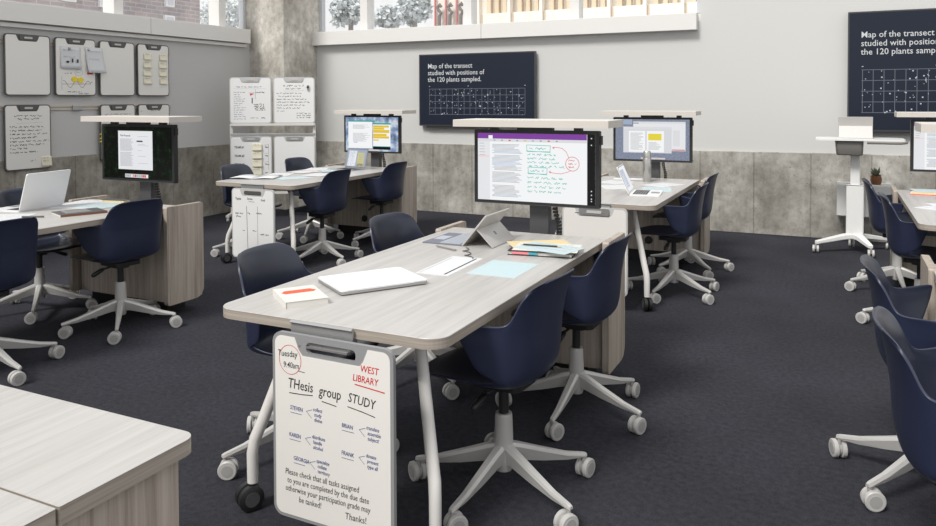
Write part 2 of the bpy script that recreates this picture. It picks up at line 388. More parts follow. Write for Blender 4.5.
# ------------------------------------------------------------------ chair
def chair_shell():
    # y, z, halfwidth, wrap forward, side raise, exponent
    # y, z, half width, wrap, side raise, wing dx, dy, dz
    rows = [(.290,.450,.150,-.030,.0, .010,-.012,.0), (.282,.459,.168,-.028,.0, .016,-.012,.0), (.24,.467,.182,-.012,.0, .020,-.004,.0), (.14,.466,.188,.0,.004, .022,.0,.004), (.06,.460,.186,.0,.008, .022,.0,.008),
            (-.02,.452,.190,.0,.014, .022,.0,.014), (-.07,.448,.193,.004,.020, .022,.004,.022), (-.11,.449,.196,.012,.026, .022,.014,.026), (-.142,.457,.200,.028,.026, .022,.030,.024), (-.164,.476,.206,.046,.020, .024,.050,.016),
            (-.177,.505,.211,.062,.012, .030,.072,.006), (-.185,.545,.215,.074,.004, .042,.092,.0), (-.190,.590,.216,.077,.0, .056,.108,.004), (-.192,.630,.215,.074,.0, .080,.132,.014), (-.194,.652,.213,.071,.0, .088,.143,.030),
            (-.195,.661,.212,.070,.0, .096,.150,.040), (-.196,.667,.211,.069,.0, .074,.116,.034), (-.197,.673,.209,.067,.0, .048,.074,.022), (-.198,.681,.207,.065,.0, .022,.034,.008), (-.200,.693,.204,.062,.0, .010,.014,-.001), (-.203,.715,.199,.057,.0, .004,.005,.0),
            (-.208,.745,.193,.050,.0, .003,.004,.0), (-.215,.778,.186,.042,-.002, .003,.003,.0), (-.223,.806,.177,.035,-.006, .004,.002,-.002), (-.231,.824,.160,.028,-.008, .005,.001,-.003), (-.238,.834,.138,.021,-.008, .005,.0,-.003), (-.243,.838,.118,.016,-.006, .004,.0,-.002)]
    nb = 7; us = [k/nb for k in range(-nb, nb+1)]; vs = []; fs = []; A = PI/2*.62
    for (y, z, w, f, h, dx, dy, dz) in rows:
        def P_(u):
            a = u*A; c = (1-math.cos(a))/(1-math.cos(A)); return [w*math.sin(a)/math.sin(A), y+f*c**1.1, z+h*abs(u)**3]
        pl = P_(-1); pr = P_(1)
        for t in (1, .66, .33): vs.append((pl[0]-dx*t**1.15, pl[1]+dy*t, pl[2]+dz*t*t))
        for u in us: vs.append(tuple(P_(u)))
        for t in (.33, .66, 1): vs.append((pr[0]+dx*t**1.15, pr[1]+dy*t, pr[2]+dz*t*t))
    nc = len(us)+6
    for i in range(len(rows)-1):
        for k in range(nc-1):
            q = i*nc+k; fs.append((q, q+nc, q+nc+1, q+1))
    return vs, fs
CHV, CHF = chair_shell(); SIDE = 1
def make_chair():
    t_ = thing('swivel_chair', '', 'chair')
    mb = MB(); mb.add(CHV, CHF, 'shell_inner'); mb.mi('navy'); o = mb.build('seat_shell', t_, smooth=True)
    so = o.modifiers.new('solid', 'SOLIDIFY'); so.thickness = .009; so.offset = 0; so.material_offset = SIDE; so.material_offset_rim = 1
    sb = o.modifiers.new('sub', 'SUBSURF'); sb.levels = 1; sb.render_levels = 2
    mb = MB(); mb.prism(rrect(-.085, .085, -.10, .10, .03), .412, .438, 'black', 'z'); mb.prism(rrect(-.04, .04, -.05, .05, .025), .392, .414, 'black', 'z'); mb.build('seat_mechanism', t_, bevel=.006)
    mb = MB(); mb.tube([(0,0,.415), (-.11,.02,.395)], .006, 'black', 8); mb.tube([(-.10,.018,.397), (-.115,.021,.392), (-.165,.03,.368), (-.175,.032,.363)], [.008,.013,.014,.008], 'black', 10); mb.build('height_lever', t_, smooth=True)
    MB().tube([(0,0,.28), (0,0,.40)], .019, 'black', 16).build('gas_column', t_, auto=40)
    MB().tube([(0,0,.09), (0,0,.12), (0,0,.20), (0,0,.285), (0,0,.30)], [.030,.037,.035,.032,.030], 'silver', 20).build('base_hub', t_, auto=50)
    for k in range(5):
        a = 2*PI*k/5; ca, sa = math.cos(a), math.sin(a); mt = Matrix.Rotation(a, 4, 'Z')
        st = ((.02, .192, .118, .022), (.06, .180, .118, .020), (.16, .145, .098, .017), (.26, .112, .083, .0135), (.332, .097, .080, .0115), (.344, .093, .082, .009))
        vs = []
        for (r_, zt, zb, hw) in st:
            for (yy, zz) in ((-hw*.62, zt), (hw*.62, zt), (hw, zt-.012), (hw*.7, zb), (-hw*.7, zb), (-hw, zt-.012)): vs.append(mt @ Vector((r_, yy, zz)))
        n_ = len(st); fs = [(i*6+j, i*6+(j+1) % 6, (i+1)*6+(j+1) % 6, (i+1)*6+j) for i in range(n_-1) for j in range(6)] + [tuple(reversed(range(6))), tuple(range((n_-1)*6, n_*6))]
        MB().add(vs, fs, 'silver').build('base_leg', t_, bevel=.004)
        # caster trails at its own angle
        q = a + (.5, 1.9, -.8, 2.6, -1.7)[k]
        cxp, cyp = .332*ca, .332*sa; off = Vector((math.cos(q), math.sin(q), 0))*.012; ax = Vector((-math.sin(q), math.cos(q), 0))
        c_ = Vector((cxp, cyp, .0365)) + off
        mb = MB(); mb.tube([(cxp, cyp, .082), (cxp, cyp, .055)], .008, 'caster_hub', 10)
        mb.tube([c_-ax*.006, c_+ax*.006], .028, 'caster_hub', 16)
        co = mb.build('caster', t_, auto=40)
        mb = MB()
        for s_ in (-1, 1):
            p0, p1 = c_+ax*s_*.007, c_+ax*s_*.025
            mb.tube([p0, c_+ax*s_*.009, c_+ax*s_*.022, p1], [.033,.0365,.0365,.033], 'caster', 20)
            mb.tube([p1, p1+ax*s_*.0015], .022, 'caster_hub', 16)
        mb.build('wheel', co, auto=40)
    return t_
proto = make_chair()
G = {'front': 'navy swivel chairs around the front table', 'left': 'navy swivel chairs around the left table', 'c': 'navy swivel chairs around the back centre table',
     'b': 'navy swivel chairs around the table behind the front one', 'r': 'navy swivel chairs along the right edge'}
# facing angle: 0 faces +Y ; 90 faces -X ; -90 faces +X
CH = [
 (-1.095, 2.565, 85, 'navy swivel chair at the near right of the front table, silver base fully visible', 'front'),
 (-1.08, 3.39, 88, 'navy swivel chair right of the front table, close to its wooden media cabinet', 'front'),
 (-1.95, 2.50, -88, 'navy swivel chair left of the front table, behind the cream notebook', 'front'),
 (-1.95, 3.46, -98, 'navy swivel chair left of the front table, farther one with only its back showing', 'front'),
 (-1.08, 5.755, 90, 'nearer navy swivel chair at the right of the table with the thermos', 'b'),
 (-1.12, 6.60, 88, 'farther navy swivel chair at the right of the table with the thermos', 'b'),
 (-4.17, 5.61, 88, 'navy swivel chair seen from behind, nearer one right of the back centre table', 'c'),
 (-4.13, 6.55, 86, 'navy swivel chair right of the back centre table, beside its wooden cabinet', 'c'),
 (-5.02, 5.62, -95, 'navy swivel chair behind the left corner of the back centre table', 'c'),
 (-5.02, 6.55, -98, 'navy swivel chair in front of the blank board of the rolling stand', 'c'),
 (-4.107, 3.403, 84, 'navy swivel chair seen from behind in front of the left wooden cabinet', 'left'),
 (-4.09, 2.53, 90, 'navy swivel chair cut by the left photo edge, nearest at the left table', 'left'),
 (-4.963, 3.452, -98, 'navy swivel chair on the wall side of the left table behind the laptop', 'left'),
 (.33, 3.27, -91, 'navy swivel chair at the right photo edge, second nearest on that side', 'r'),
 (.34, 2.44, -90, 'large navy swivel chair at the bottom right photo edge, nearest on that side', 'r'),
 (.49, 5.62, -90, 'nearer navy swivel chair on the left of the far right table', 'r'),
 (.42, 6.55, -90, 'farther navy swivel chair at the far right table, overlapping the white wall box', 'r'),
]
ROT = [46, 54, 26, 40, 40, 22, 50, 30, 19, 10, 28, 66, 30, 14, 30, 54, 60]
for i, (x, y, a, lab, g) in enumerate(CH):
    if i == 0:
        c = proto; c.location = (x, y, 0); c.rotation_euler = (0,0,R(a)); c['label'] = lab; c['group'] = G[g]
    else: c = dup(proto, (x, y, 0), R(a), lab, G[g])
    # turn the star base on its column to the angle seen in the photo
    d = R(ROT[i]-a)
    for ch in c.children:
        if ch.name.split('.')[0] in ('base_leg', 'caster', 'base_hub'): ch.rotation_euler = (0,0,d)

# ------------------------------------------------------------------ tables
TZ = .737
def make_table():
    t_ = thing('work_table', '', 'table')
    pts = rrect(-.4425, .4425, 0, 1.835, [.07,.07,.012,.012], 8)
    mb = MB(); mb.prism(pts, TZ-.034, TZ-.002, 'edge', 'z', 'edge'); 
    n = len(pts); mb.add([(p[0], p[1], TZ) for p in rrect(-.4412, .4412, .0013, 1.8337, [.069,.069,.011,.011], 8)] + [(p[0], p[1], TZ-.002) for p in pts], [tuple(range(n))] + [(n+i, n+(i+1) % n, (i+1) % n, i) for i in range(n)], 'top')
    mb.build('tabletop', t_)
    for s in (-1, 1):
        mb = MB(); mb.tube([(s*.23,.24,.70), (s*.25,.22,.64), (s*.34,.13,.32), (s*.362,.108,.25), (s*.368,.10,.20), (s*.368,.10,.095)], [.019,.02,.021,.021,.0205,.0195], 'white_metal', 16)
        lg = mb.build('leg', t_, auto=40)
        mb = MB(); c_ = Vector((s*.368, .10, .045)); ax = Vector((math.cos(.5*s), math.sin(.5*s), 0)); dirv = Vector((-ax.y, ax.x, 0)); c_ = c_ - dirv*.012
        mb.tube([(s*.368,.10,.10), (s*.368,.10,.075)], .012, 'black', 12)
        for q in (-1, 1):
            mb.tube([c_+ax*q*.004, c_+ax*q*.007, c_+ax*q*.026, c_+ax*q*.03], [.04,.045,.045,.039], 'black', 22)
            mb.tube([c_+ax*q*.03, c_+ax*q*.032], .026, 'darkgrey', 18)
        mb.build('caster', lg, auto=40)
    mb = MB(); mb.box(-.26, .26, .215, .265, TZ-.075, TZ-.034, 'white_metal'); mb.box(-.03, .03, .26, 1.60, TZ-.075, TZ-.034, 'white_metal'); mb.build('under_frame', t_, bevel=.004)
    return t_
tp = make_table()
def bracket(t_, x0, x1):
    pr = [(.012,TZ-.034), (.012,TZ-.060), (-.012,TZ-.072), (-.045,TZ-.072), (-.045,TZ-.066), (-.016,TZ-.064), (-.012,TZ-.012), (-.022,TZ-.004), (-.014,TZ+.002), (-.004,TZ-.006), (-.004,TZ-.034)]
    MB().prism(pr, x0, x1, 'alu', 'x').build('board_hanger', t_, label='aluminium hanger rail')
TB = [(-1.4925, 1.985, 'long grey wood-grain foreground table with the closed laptop on it'),
      (-1.53, 5.13, 'grey wood-grain table behind the foreground one, holding the steel thermos'),
      (-4.53, 5.095, 'back centre left table spread with papers, in front of the board stand'),
      (-4.455, 1.985, 'grey wood-grain table at the left edge of the photo with the open silver laptop'),
      (.87, 5.0, 'grey wood-grain table at far right with pale papers near its left corner'),
      (.81, 1.985, 'grey wood-grain table at the right edge behind the two nearest right chairs')]
tables = []
for i, (x, y, lab) in enumerate(TB):
    if i == 0: t_ = tp; t_.location = (x, y, 0); t_['label'] = lab; t_['group'] = 'work tables'
    else: t_ = dup(tp, (x, y, 0), 0, lab, 'work tables')
    tables.append(t_)
for i in (0, 1, 2): bracket(tables[i], -.10, .14)

# ------------------------------------------------------------------ media stations (cabinet + post + monitor + shelf)
def arcprof(y0, y1, z0, z1, r, n=6):
    return rrect(y0, y1, z0, z1, [.02, r, .012, .012], n)
def screen_notes(p):
    W, H0, H1 = .335, .0, .368   # local x -W..W, z H0..H1
    mb = MB(); mb.rect(-.335, .335, 0, .368, -.0005, 's_white')
    mb.rect(-.335, .29, .338, .368, -.001, 's_purple'); mb.rect(-.335, .29, .322, .338, -.001, 's_bar'); mb.rect(-.27, -.245, .338, .356, -.0015, 's_white')
    mb.rect(-.335, -.262, 0, .322, -.001, 's_pane'); mb.rect(-.335, -.266, .238, .244, -.0015, 's_pink')
    mb.rect(.292, .335, 0, .368, -.001, 's_black')
    for k, zz in enumerate((.345,.31,.07,.05,.03,.018)): mb.rect(.312, .318, zz, zz+.006, -.0015, 's_bar')
    for k in range(9): mb.rect(-.24+k*.045, -.228+k*.045, .326, .333, -.0015, ['s_textblue','s_text','s_red','s_text','s_amber'][k % 5])
    for k in range(5): mb.rect(-.325, -.30+random.uniform(0,.012), .31-k*.016, .3125-k*.016, -.0015, 's_text')
    z = .305
    while z > .015:
        if not (.155 < z < .165 or .085 < z < .10 or .252 < z < .258): mb.rect(-.248+random.choice((0,0,.012)), random.uniform(-.12,-.068), z, z+.0028, -.0015, random.choice(('s_text','s_text','s_text','s_textblue')))
        z -= .0066
    # green handwriting
    g = 's_green'; y = -.0015
    for (a, b, c_, d) in ((-.043,.088,.272,.305), (-.035,.07,.152,.186)):
        mb.ribbon([(a,c_), (b,c_+.001), (b+.002,d), (a-.002,d+.002), (a,c_)], .0028, y, g); mb.ribbon([(a-.006,c_+.004), (b+.003,c_-.003)], .002, y, g)
        mb.scribble(a+.012, c_+.009, b-a-.03, .014, y, g, .002)
    for k, (z0, w_) in enumerate(((.25,.16), (.229,.155), (.208,.18), (.187,.20), (.125,.21), (.10,.22), (.076,.215), (.052,.19))): mb.scribble(-.04+.01*(k == 3), z0, w_, .012, y, g, .0018)
    r_ = 's_red'
    mb.ribbon([(.103,.295), (.125,.298), (.155,.293), (.178,.275), (.192,.245)], .0024, y, r_); mb.ribbon([(.112,.300), (.102,.295), (.111,.289)], .0024, y, r_)
    mb.ribbon([(.083,.166), (.11,.16), (.15,.158), (.19,.170), (.205,.178)], .0024, y, r_); mb.ribbon([(.093,.172), (.082,.166), (.093,.160)], .0024, y, r_)
    mb.ribbon([(.212+.037*math.cos(t_), .212+.037*math.sin(t_)*1.0) for t_ in [k*PI/10 for k in range(22)]], .0028, y, r_)
    for z0 in (.225, .207, .189): mb.scribble(.19, z0, .045, .011, y, r_, .0018)
    return mb.build('screen_image', p)
def screen_jungle(p):
    mb = MB(); mb.rect(-.335, .335, 0, .368, -.0005, 's_jungle'); mb.rect(-.185, .155, .065, .335, -.001, 's_pane'); mb.rect(-.187, .157, .335, .340, -.001, 's_bar')
    mb.text('Title Proposal', .018, -.165, .30, -.0015, 's_ink', .02)
    z = .28
    while z > .085:
        if not .185 < z < .195: mb.rect(-.165, random.uniform(-.06,-.03), z, z+.0028, -.0015, 's_text')
        z -= .0068
    mb.rect(.0, .06, .262, .272, -.0015, 's_ink')
    for zz in (.30, .245, .235, .20, .16, .11): mb.rect(.01, random.uniform(.05,.12), zz, zz+.002, -.0015, 's_text')
    mb.rect(-.12, .11, .008, .034, -.001, 's_dock')
    for k in range(12): mb.rect(-.115+k*.0188, -.101+k*.0188, .013, .029, -.0015, random.choice(('s_textblue','s_text','s_white','s_red','s_pane')))
    return mb.build('screen_image', p)
def doc(mb, x0, x1, z0, z1, y, step=.008):
    z = z1-step
    while z > z0: mb.rect(x0, random.uniform(x0+(x1-x0)*.6, x1), z, z+step*.35, y, 's_text'); z -= step
def screen_swirl(p):
    mb = MB(); mb.rect(-.335, .335, 0, .368, -.0005, 's_swirl'); mb.rect(-.30, .01, .03, .318, -.001, 's_white'); mb.rect(-.30, .05, .318, .332, -.001, 's_teal')
    doc(mb, -.24, -.02, .24, .29, -.0015); doc(mb, -.24, -.02, .1, .2, -.0015); mb.rect(-.23, -.18, .09, .098, -.0015, 's_textblue')
    mb.rect(.02, .24, .04, .30, -.0015, 's_white'); mb.rect(.02, .24, .29, .306, -.002, 's_teal'); mb.rect(.02, .24, .02, .05, -.002, 's_black'); mb.rect(.02, .24, .05, .056, -.002, 's_teal')
    for (z0, z1, w_) in ((.258,.28,.20), (.235,.256,.14), (.2,.232,.205), (.165,.19,.17), (.14,.163,.20), (.115,.128,.07)): mb.rect(.022, .022+w_, z0, z1, -.002, 's_amber')
    mb.rect(-.1, .1, .004, .02, -.0015, 's_dock'); return mb.build('screen_image', p)
def screen_speckle(p):
    mb = MB(); mb.rect(-.335, .335, 0, .368, -.0005, 's_speckle'); mb.rect(-.335, -.18, .32, .368, -.001, 's_sky')
    mb.rect(-.17, .30, .085, .345, -.001, 's_pane'); mb.rect(-.17, .30, .33, .348, -.0015, 's_bar'); mb.rect(.18, .295, .09, .098, -.002, 's_red')
    mb.rect(-.262, .178, .062, .30, -.002, 's_doc'); mb.rect(-.262, .178, .28, .30, -.0022, 's_bar'); mb.rect(-.21, -.06, .07, .262, -.0025, 's_white'); mb.rect(-.045, .11, .07, .262, -.0025, 's_white')
    doc(mb, -.195, -.075, .085, .25, -.003); doc(mb, -.03, .09, .085, .165, -.003); mb.rect(-.032, .088, .178, .238, -.003, 's_yellow'); mb.rect(.19, .25, .13, .27, -.002, 's_bar')
    mb.rect(-.1, .12, .006, .02, -.001, 's_dock'); mb.rect(-.17, -.12, .33, .336, -.002, 's_ink'); return mb.build('screen_image', p)
def monitor(st, dx, fn):
    # local monitor, front face at y = .155, centred dx
    mb = MB(); mb.prism(rrect(dx-.357, dx+.357, .882, 1.287, .008, 3), .155, .190, 'black', 'y'); mb.box(dx-.357, dx+.357, .154, .156, .882, .886, 'tv_frame'); mb.box(dx-.2, dx+.2, .19, .215, .95, 1.22, 'black')
    mo = mb.build('monitor', st)
    s = fn(mo); s.location = (dx, .1535, .9)
    return mo
def station(x, y, lab, fn, dx=.03, sdx=0):
    st = thing('media_station', lab, 'media station', (x, y, 0), 0, 'media cabinets with monitor and shelf')
    # body (local: x centred, y 0 at front)
    mb = MB(); mb.prism(rrect(-.478, .478, .012, .30, [.10,.10,.04,.04], 6), .10, .690, 'panel', 'z')
    mb.build('cabinet_body', st, bevel=.002)
    for s in (-1, 1):
        a, b = (.450, .482) if s > 0 else (-.482, -.450)
        MB().prism(arcprof(-.03, .29, .09, .748, .07), a, b, 'panel', 'x').build('side_panel', st, bevel=.002)
    MB().box(-.40, .34, .09, .25, 0, .10, 'black').build('plinth', st)
    MB().box(-.055+dx, .055+dx, .22, .275, .69, .97, 'darkgrey').build('post', st, bevel=.004)
    mb = MB()
    for k in range(14): mb.box(dx+.085+.012*math.sin(k*.5), dx+.108+.012*math.sin(k*.5), .23, .255, .69+k*.018, .703+k*.018, 'black')
    mb.tube([(dx+.096,.243,.69), (dx+.10,.243,.80), (dx+.09,.243,.94)], .004, 'black', 6)
    mb.build('cable_chain', st)
    mb = MB(); mb.tube([(dx*.6,.0105,.19), (dx*.6,.006,.19)], .035, 'black', 20); mb.tube([(dx*.6-.03,-.002,.16), (dx*.6+.01,.004,.195), (dx*.6+.02,.02,.20)], .005, 'black', 6); mb.build('cable_grommet', st)
    mb = MB(); mb.box(-.365+sdx, .483+sdx, -.045, .245, 1.309, 1.344, 'shelf_edge'); mb.box(-.364+sdx, .482+sdx, -.044, .244, 1.344, 1.346, 'shelf'); sh = mb.build('top_shelf', st)
    for a_, b_ in ((-.1,.1), (-.26,-.22), (.22,.26)): MB().box(dx+a_, dx+b_, .15, .19, 1.287, 1.309, 'black').build('shelf_mount', st)
    mb = MB(); mb.box(dx+.357, dx+.367, .16, .185, 1.215, 1.262, 'black'); mb.build('side_clip', st)
    monitor(st, dx, fn)
    return st
station(-1.4825, 3.69, 'wood-grain media cabinet behind the front table with the purple-bar screen showing green handwriting', screen_notes, .025, .0)
station(-1.50, 6.835, 'wood-grain media cabinet with the screen showing a yellow highlighted document behind the thermos', screen_speckle, -.012, -.075)
station(-4.53, 6.835, 'wood-grain media cabinet with blue and amber window screen in front of the wall television', screen_swirl, 0, .02)
station(-4.455, 3.69, 'wood-grain media cabinet at the left table with dark leafy screen and white document', screen_jungle, 0, .045)
station(.88, 6.70, 'media cabinet at far right whose purple-bar screen is cut by the photo edge', screen_notes, 0, -.10)
station(.83, 3.69, 'media cabinet beyond the right edge chairs, only its shelf corner and side panel showing', screen_notes, .06, -.15)

# ------------------------------------------------------------------ whiteboards
def make_board(lab, w, h, loc, rz, rim='rim', surf='board', slot=True, name='whiteboard', group=None, tilt=0, cat='whiteboard', sl=.17, slotmat=None):
    t_ = thing(name, lab, cat, loc, rz, group); t_.rotation_euler[0] = tilt
    out = rrect(-w/2, w/2, 0, h, .035); s = sl/2
    hole = rrect(-s, s, h-.056, h-.020, .015, 4)
    plate([out] + ([hole] if slot else []), -.007, .007, rim).build('frame', t_, bevel=.002)
    b = .011; k = .024
    ins = rrect(-w/2+b, w/2-b, b, h-b, .027)
    # notch for the handle: replace the top edge
    i_tr = 2*7+6; i_tl = 3*7
    pts = ins[:i_tr+1] + [(s+.045, h-b), (s+.028, h-.050), (s+.014, h-.066), (-s-.014, h-.066), (-s-.028, h-.050), (-s-.045, h-b)] + ins[i_tl:]
    plate([pts], -.0085, -.006, surf).build('writing_surface', t_)
    if slotmat:
        mb = MB(); mb.prism(rrect(-s-.012, s+.012, h-.056, h-.008, .012, 4), -.016, -.0075, slotmat, 'y'); mb.prism(rrect(-s*.55, s*.55, h-.042, h-.024, .006, 3), -.020, -.015, 'rim_light', 'y'); mb.build('hanging_clip', t_, bevel=.002)
    return t_
YF = -.0092
# front study board
b0 = make_board('grey-rimmed whiteboard reading Thesis group study, hanging on the foreground table', .462, .60, (-1.413, 1.945, .105), R(-1), 'rim', 'board', sl=.19)
mk = MB(); y = YF
def hand(mb, s, size, x, z, mat, ang=0, bold=.012, sx=.82): mb.text(s, size, x, z, y, mat, bold, .12, R(ang), 'LEFT', sx)
mb = MB()
hand(mb, 'Tuesday', .029, -.208, .522, 'ink', 3, .004, .82); hand(mb, '9:40am', .027, -.186, .488, 'ink', 2, .002, .82); mb.ribbon([(-.125,.484), (-.10,.482)], .0022, y, 'ink'); mb.build('time_note', b0)
mb = MB(); mb.ribbon([(-.158+.044*math.cos(a), .515+.047*math.sin(a)) for a in [k*PI/12 for k in range(25)]], .0018, y, 'ink_red'); mb.build('red_circle', b0)
mb = MB()
hand(mb, 'THesis', .046, -.168, .425, 'ink', -1, .004, .78); mb.ribbon([(-.162,.408), (-.11,.410), (-.070,.414)], .0028, y, 'ink'); mb.build('title_word', b0); mb = MB()
hand(mb, 'group', .046, -.045, .420, 'ink', -1, .004, .78); mb.ribbon([(-.032,.402), (.022,.396)], .0028, y, 'ink'); mb.build('title_word', b0); mb = MB()
hand(mb, 'STUDY', .041, .066, .420, 'ink', -5, .004, .78); mb.ribbon([(.066,.403), (.12,.396), (.165,.388)], .0028, y, 'ink'); mb.build('title_word', b0)
mb = MB()
for k, s in enumerate(('Please check that all tasks assigned', 'to you are completed by the due date', 'otherwise your participation grade may')):
    hand(mb, s, .027, -.182+.008*(k == 1), .142-k*.027, 'ink', .3, .0, .76)
hand(mb, 'be tanked!', .027, -.128, .060, 'ink', 0, .0, .78); hand(mb, 'Thanks!', .030, .052, .050, 'ink', 2, .0, .85)
mb.build('message_writing', b0)
mb = MB()
hand(mb, 'WEST', .030, .112, .520, 'ink_red', -2, .008, .86); hand(mb, 'LIBRARY', .030, .084, .488, 'ink_red', -2, .008, .82); mb.ribbon([(.094,.477), (.20,.468)], .0035, y, 'ink_red')
mb.build('library_note', b0)
mb = MB()
for (nm, x, z, ls) in (('STEVEN', -.160, .356, ('collect','study','divine')), ('KAREN', -.165, .268, ('distribute','handle','alcohol')), ('GEORGIA', -.148, .194, ('specialize','collate','territory')),
                       ('BRIAN', .042, .336, ('translate','assemble','subject!')), ('FRANK', .040, .250, ('donate','present','type all'))):
    mb = MB(); hand(mb, nm, .0185, x, z, 'ink_blue', -2, .010, .80); mb.ribbon([(x+.002, z-.010), (x+.046, z-.011)], .0016, y, 'ink_blue')
    ax_ = x+.066
    mb.ribbon([(ax_+.022, z+.012), (ax_, z+.004), (ax_+.020, z-.014)], .0014, y, 'ink_blue')
    for k, s in enumerate(ls): hand(mb, s, .0170, ax_+.026+(.004 if k else 0), z+.010-k*.0165, 'ink_blue', -2, .008, .78)
    mb.build('blue_name_note', b0)
make_board('blank whiteboard hanging on the thermos table, behind the front monitor', .462, .60, (-1.493, 5.095, .112), 0, 'rim_light', 'board', sl=.19, slotmat='alu')
b2 = make_board('whiteboard ruled in three columns hanging on the near end of the back centre table', .462, .60, (-4.475, 5.055, .10), 0, 'rim_light', 'board_white', sl=.19)
mb = MB(); mb.prism(rrect(-.10,.10,.55,.582,.012,4), -.006, .006, 'rim_dark', 'y'); mb.build('handle', b2)
mb = MB()
mb.text('Topics', .03, -.19, .50, YF, 'ink', .02, .1, 0, 'LEFT', .8); mb.text('Section', .026, -.06, .505, YF, 'ink', .01, .1, 0, 'LEFT', .8); mb.text('Goals', .026, .09, .50, YF, 'ink', .01, .1, 0, 'LEFT', .8)
mb.ribbon([(-.04,.49), (.02,.488)], .003, YF, 'ink')
mb.ribbon([(-.065,.45), (-.055,.1), (-.05,.02)], .004, YF, 'ink'); mb.ribbon([(.055,.45), (.055,.05)], .0025, YF, 'ink')
for (x, z, w_) in ((-.19,.375,.10), (-.18,.35,.07), (-.055,.38,.03), (.04,.385,.04), (.08,.385,.03), (-.11,.235,.04), (.0,.235,.04), (.085,.21,.09)): mb.scribble(x, z, w_, .014, YF, 'ink', .0028)
mb.build('writing', b2)

# left wall boards
WX = XL + .03
LWG = 'whiteboards on the left wall'
rails = MB(); 
def rail(z, lab, y1):
    t_ = thing('wall_rail', lab, 'rail', (XL, 4.3, z))
    MB().box(.0, .014, 0, y1-4.3, .010, .026, 'rail').build('track', t_); MB().box(.0, .014, 0, y1-4.3, -.022, -.004, 'rail').build('track', t_)
    for yy in (1.05, 1.55, 2.08):
        if 4.3+yy < y1: MB().box(0, .032, yy, yy+.11, -.028, .024, 'alu').build('bracket', t_, bevel=.004)
rail(2.03, 'thin tan rail on the left wall behind the upper row of boards', 6.66)
rail(1.385, 'thin tan wall rail with grey bracket behind the lower row of boards', 6.66)
def wb(y0, y1, z0, z1, lab): return make_board(lab, y1-y0, z1-z0, (WX+.012, (y0+y1)/2-.03, z0), R(90), 'rim_dark', 'board', False, group=LWG, sl=.15, slotmat='rim_dark')
w1 = wb(4.652, 5.122, 1.508, 2.103, 'blank whiteboard on the left wall, leftmost of the upper row')
w2 = wb(5.172, 5.643, 1.508, 2.103, 'whiteboard in the upper row with pinned papers and a wave drawing')
w3 = wb(5.690, 6.142, 1.508, 2.103, 'blank whiteboard in the upper row beside the one with eight sticky notes')
w4 = wb(6.182, 6.632, 1.508, 2.103, 'whiteboard in the upper row holding eight cream sticky notes')
w5 = wb(4.640, 5.115, .785, 1.42, 'whiteboard on the left wall, lower row, with a handwritten bullet list')
w6 = wb(5.690, 6.142, .80, 1.415, 'lower-row whiteboard half hidden by the left monitor, one faint line of writing')
w7 = wb(6.182, 6.632, .80, 1.415, 'whiteboard at the right end of the lower row with a red mark')
mb = MB()
for k in range(2): mb.scribble(-.14+.03*k, .515-k*.03, .30-.07*k, .02, YF, 'ink', .003)
mb.ribbon([(-.12,.455), (.15,.46)], .0015, YF, 'ink_grey')
for k, (w_, i_) in enumerate(((.32,0), (.30,0), (.36,0), (.25,0), (.38,0), (.33,0), (.16,0), (.26,0))):
    mb.scribble(-.185, .415-k*.035, .01, .012, YF, 'ink', .004); mb.scribble(-.165, .41-k*.035, w_, .018, YF, 'ink', .003)
mb.scribble(.02, .075, .05, .02, YF, 'ink', .003)
mb.build('writing', w5)
mb = MB(); mb.ribbon([(-.165,.06), (-.165,.20)], .004, YF, 'ink_grey'); mb.ribbon([(-.165,.12), (.17,.125)], .003, YF, 'ink')
mb.ribbon([(-.15+.01*k, .12+.035*math.sin(k*.45+1.2)) for k in range(33)], .004, YF, 'terracotta')
for (x, z, w_) in ((-.10,.035,.16), (.03,.018,.12), (-.13,.225,.09), (.17,.135,.02)): mb.scribble(x, z, w_, .013, YF, 'ink', .0025)
mb.ribbon([(.03+.045*math.cos(k*PI/8), .24+.032*math.sin(k*PI/8)) for k in range(17)], .003, YF, 'ink_grey'); mb.scribble(.0, .235, .05, .014, YF, 'ink_grey', .002)
mb.rect(.13, .195, .225, .245, YF, 'ink_red'); mb.build('writing', w2)
mb = MB(); mb.scribble(-.17, .50, .33, .016, YF, 'ink', .002); mb.build('writing', w6)
mb = MB(); mb.scribble(-.19, .53, .03, .016, YF, 'ink', .002); mb.scribble(-.05, .535, .14, .014, YF, 'ink', .002); mb.rect(.15, .21, .42, .445, YF, 'red'); mb.build('writing', w7)
# papers pinned to board 2
def sheet_v(name, lab, cat, w, h, loc, rz, mat, scr_=0, curl=.01, group=None, mat2='ink_grey', rot=0, mark=None):
    n = 6; vs = []; fs = []
    for j in range(n+1):
        v = j/n
        for i in range(n+1):
            u = i/n; vs.append(((u-.5)*w + rot*(v-1)*w*.2, -curl*(1-v)**2 - .001 - curl*.3*u*(1-v), -h*(1-v)))
    for j in range(n):
        for i in range(n):
            q = j*(n+1)+i; fs.append((q, q+1, q+n+2, q+n+1))
    mb = MB().add(vs, fs, mat)
    o = tag(mb.build(name, smooth=True), lab, cat, group, loc, rz)
    s_ = o.modifiers.new('s', 'SOLIDIFY'); s_.thickness = .0006
    if scr_ or mark:
        mb = MB()
        for k in range(scr_): mb.scribble(-w*.38, -h*.2-k*h*.6/max(1, scr_), w*.7*random.uniform(.6,1), min(.014, h*.12), -.003-curl*.9, mat2, .002)
        if mark:
            for (x, z, a, b) in mark: mb.rect(x, x+a, z, z+b, -.003-curl*1.3, 'ink')
        mb.build('writing', o)
    return o
px = WX+.022
sheet_v('paper_sheet', 'large white paper sheet with three dark marks pinned to the upper row board', 'paper', .235, .23, (px, 5.315, 2.015), R(90), 'paper', 2, .012, mark=((-.06,-.17,.03,.02), (.0,-.165,.018,.04), (.06,-.165,.018,.035)))
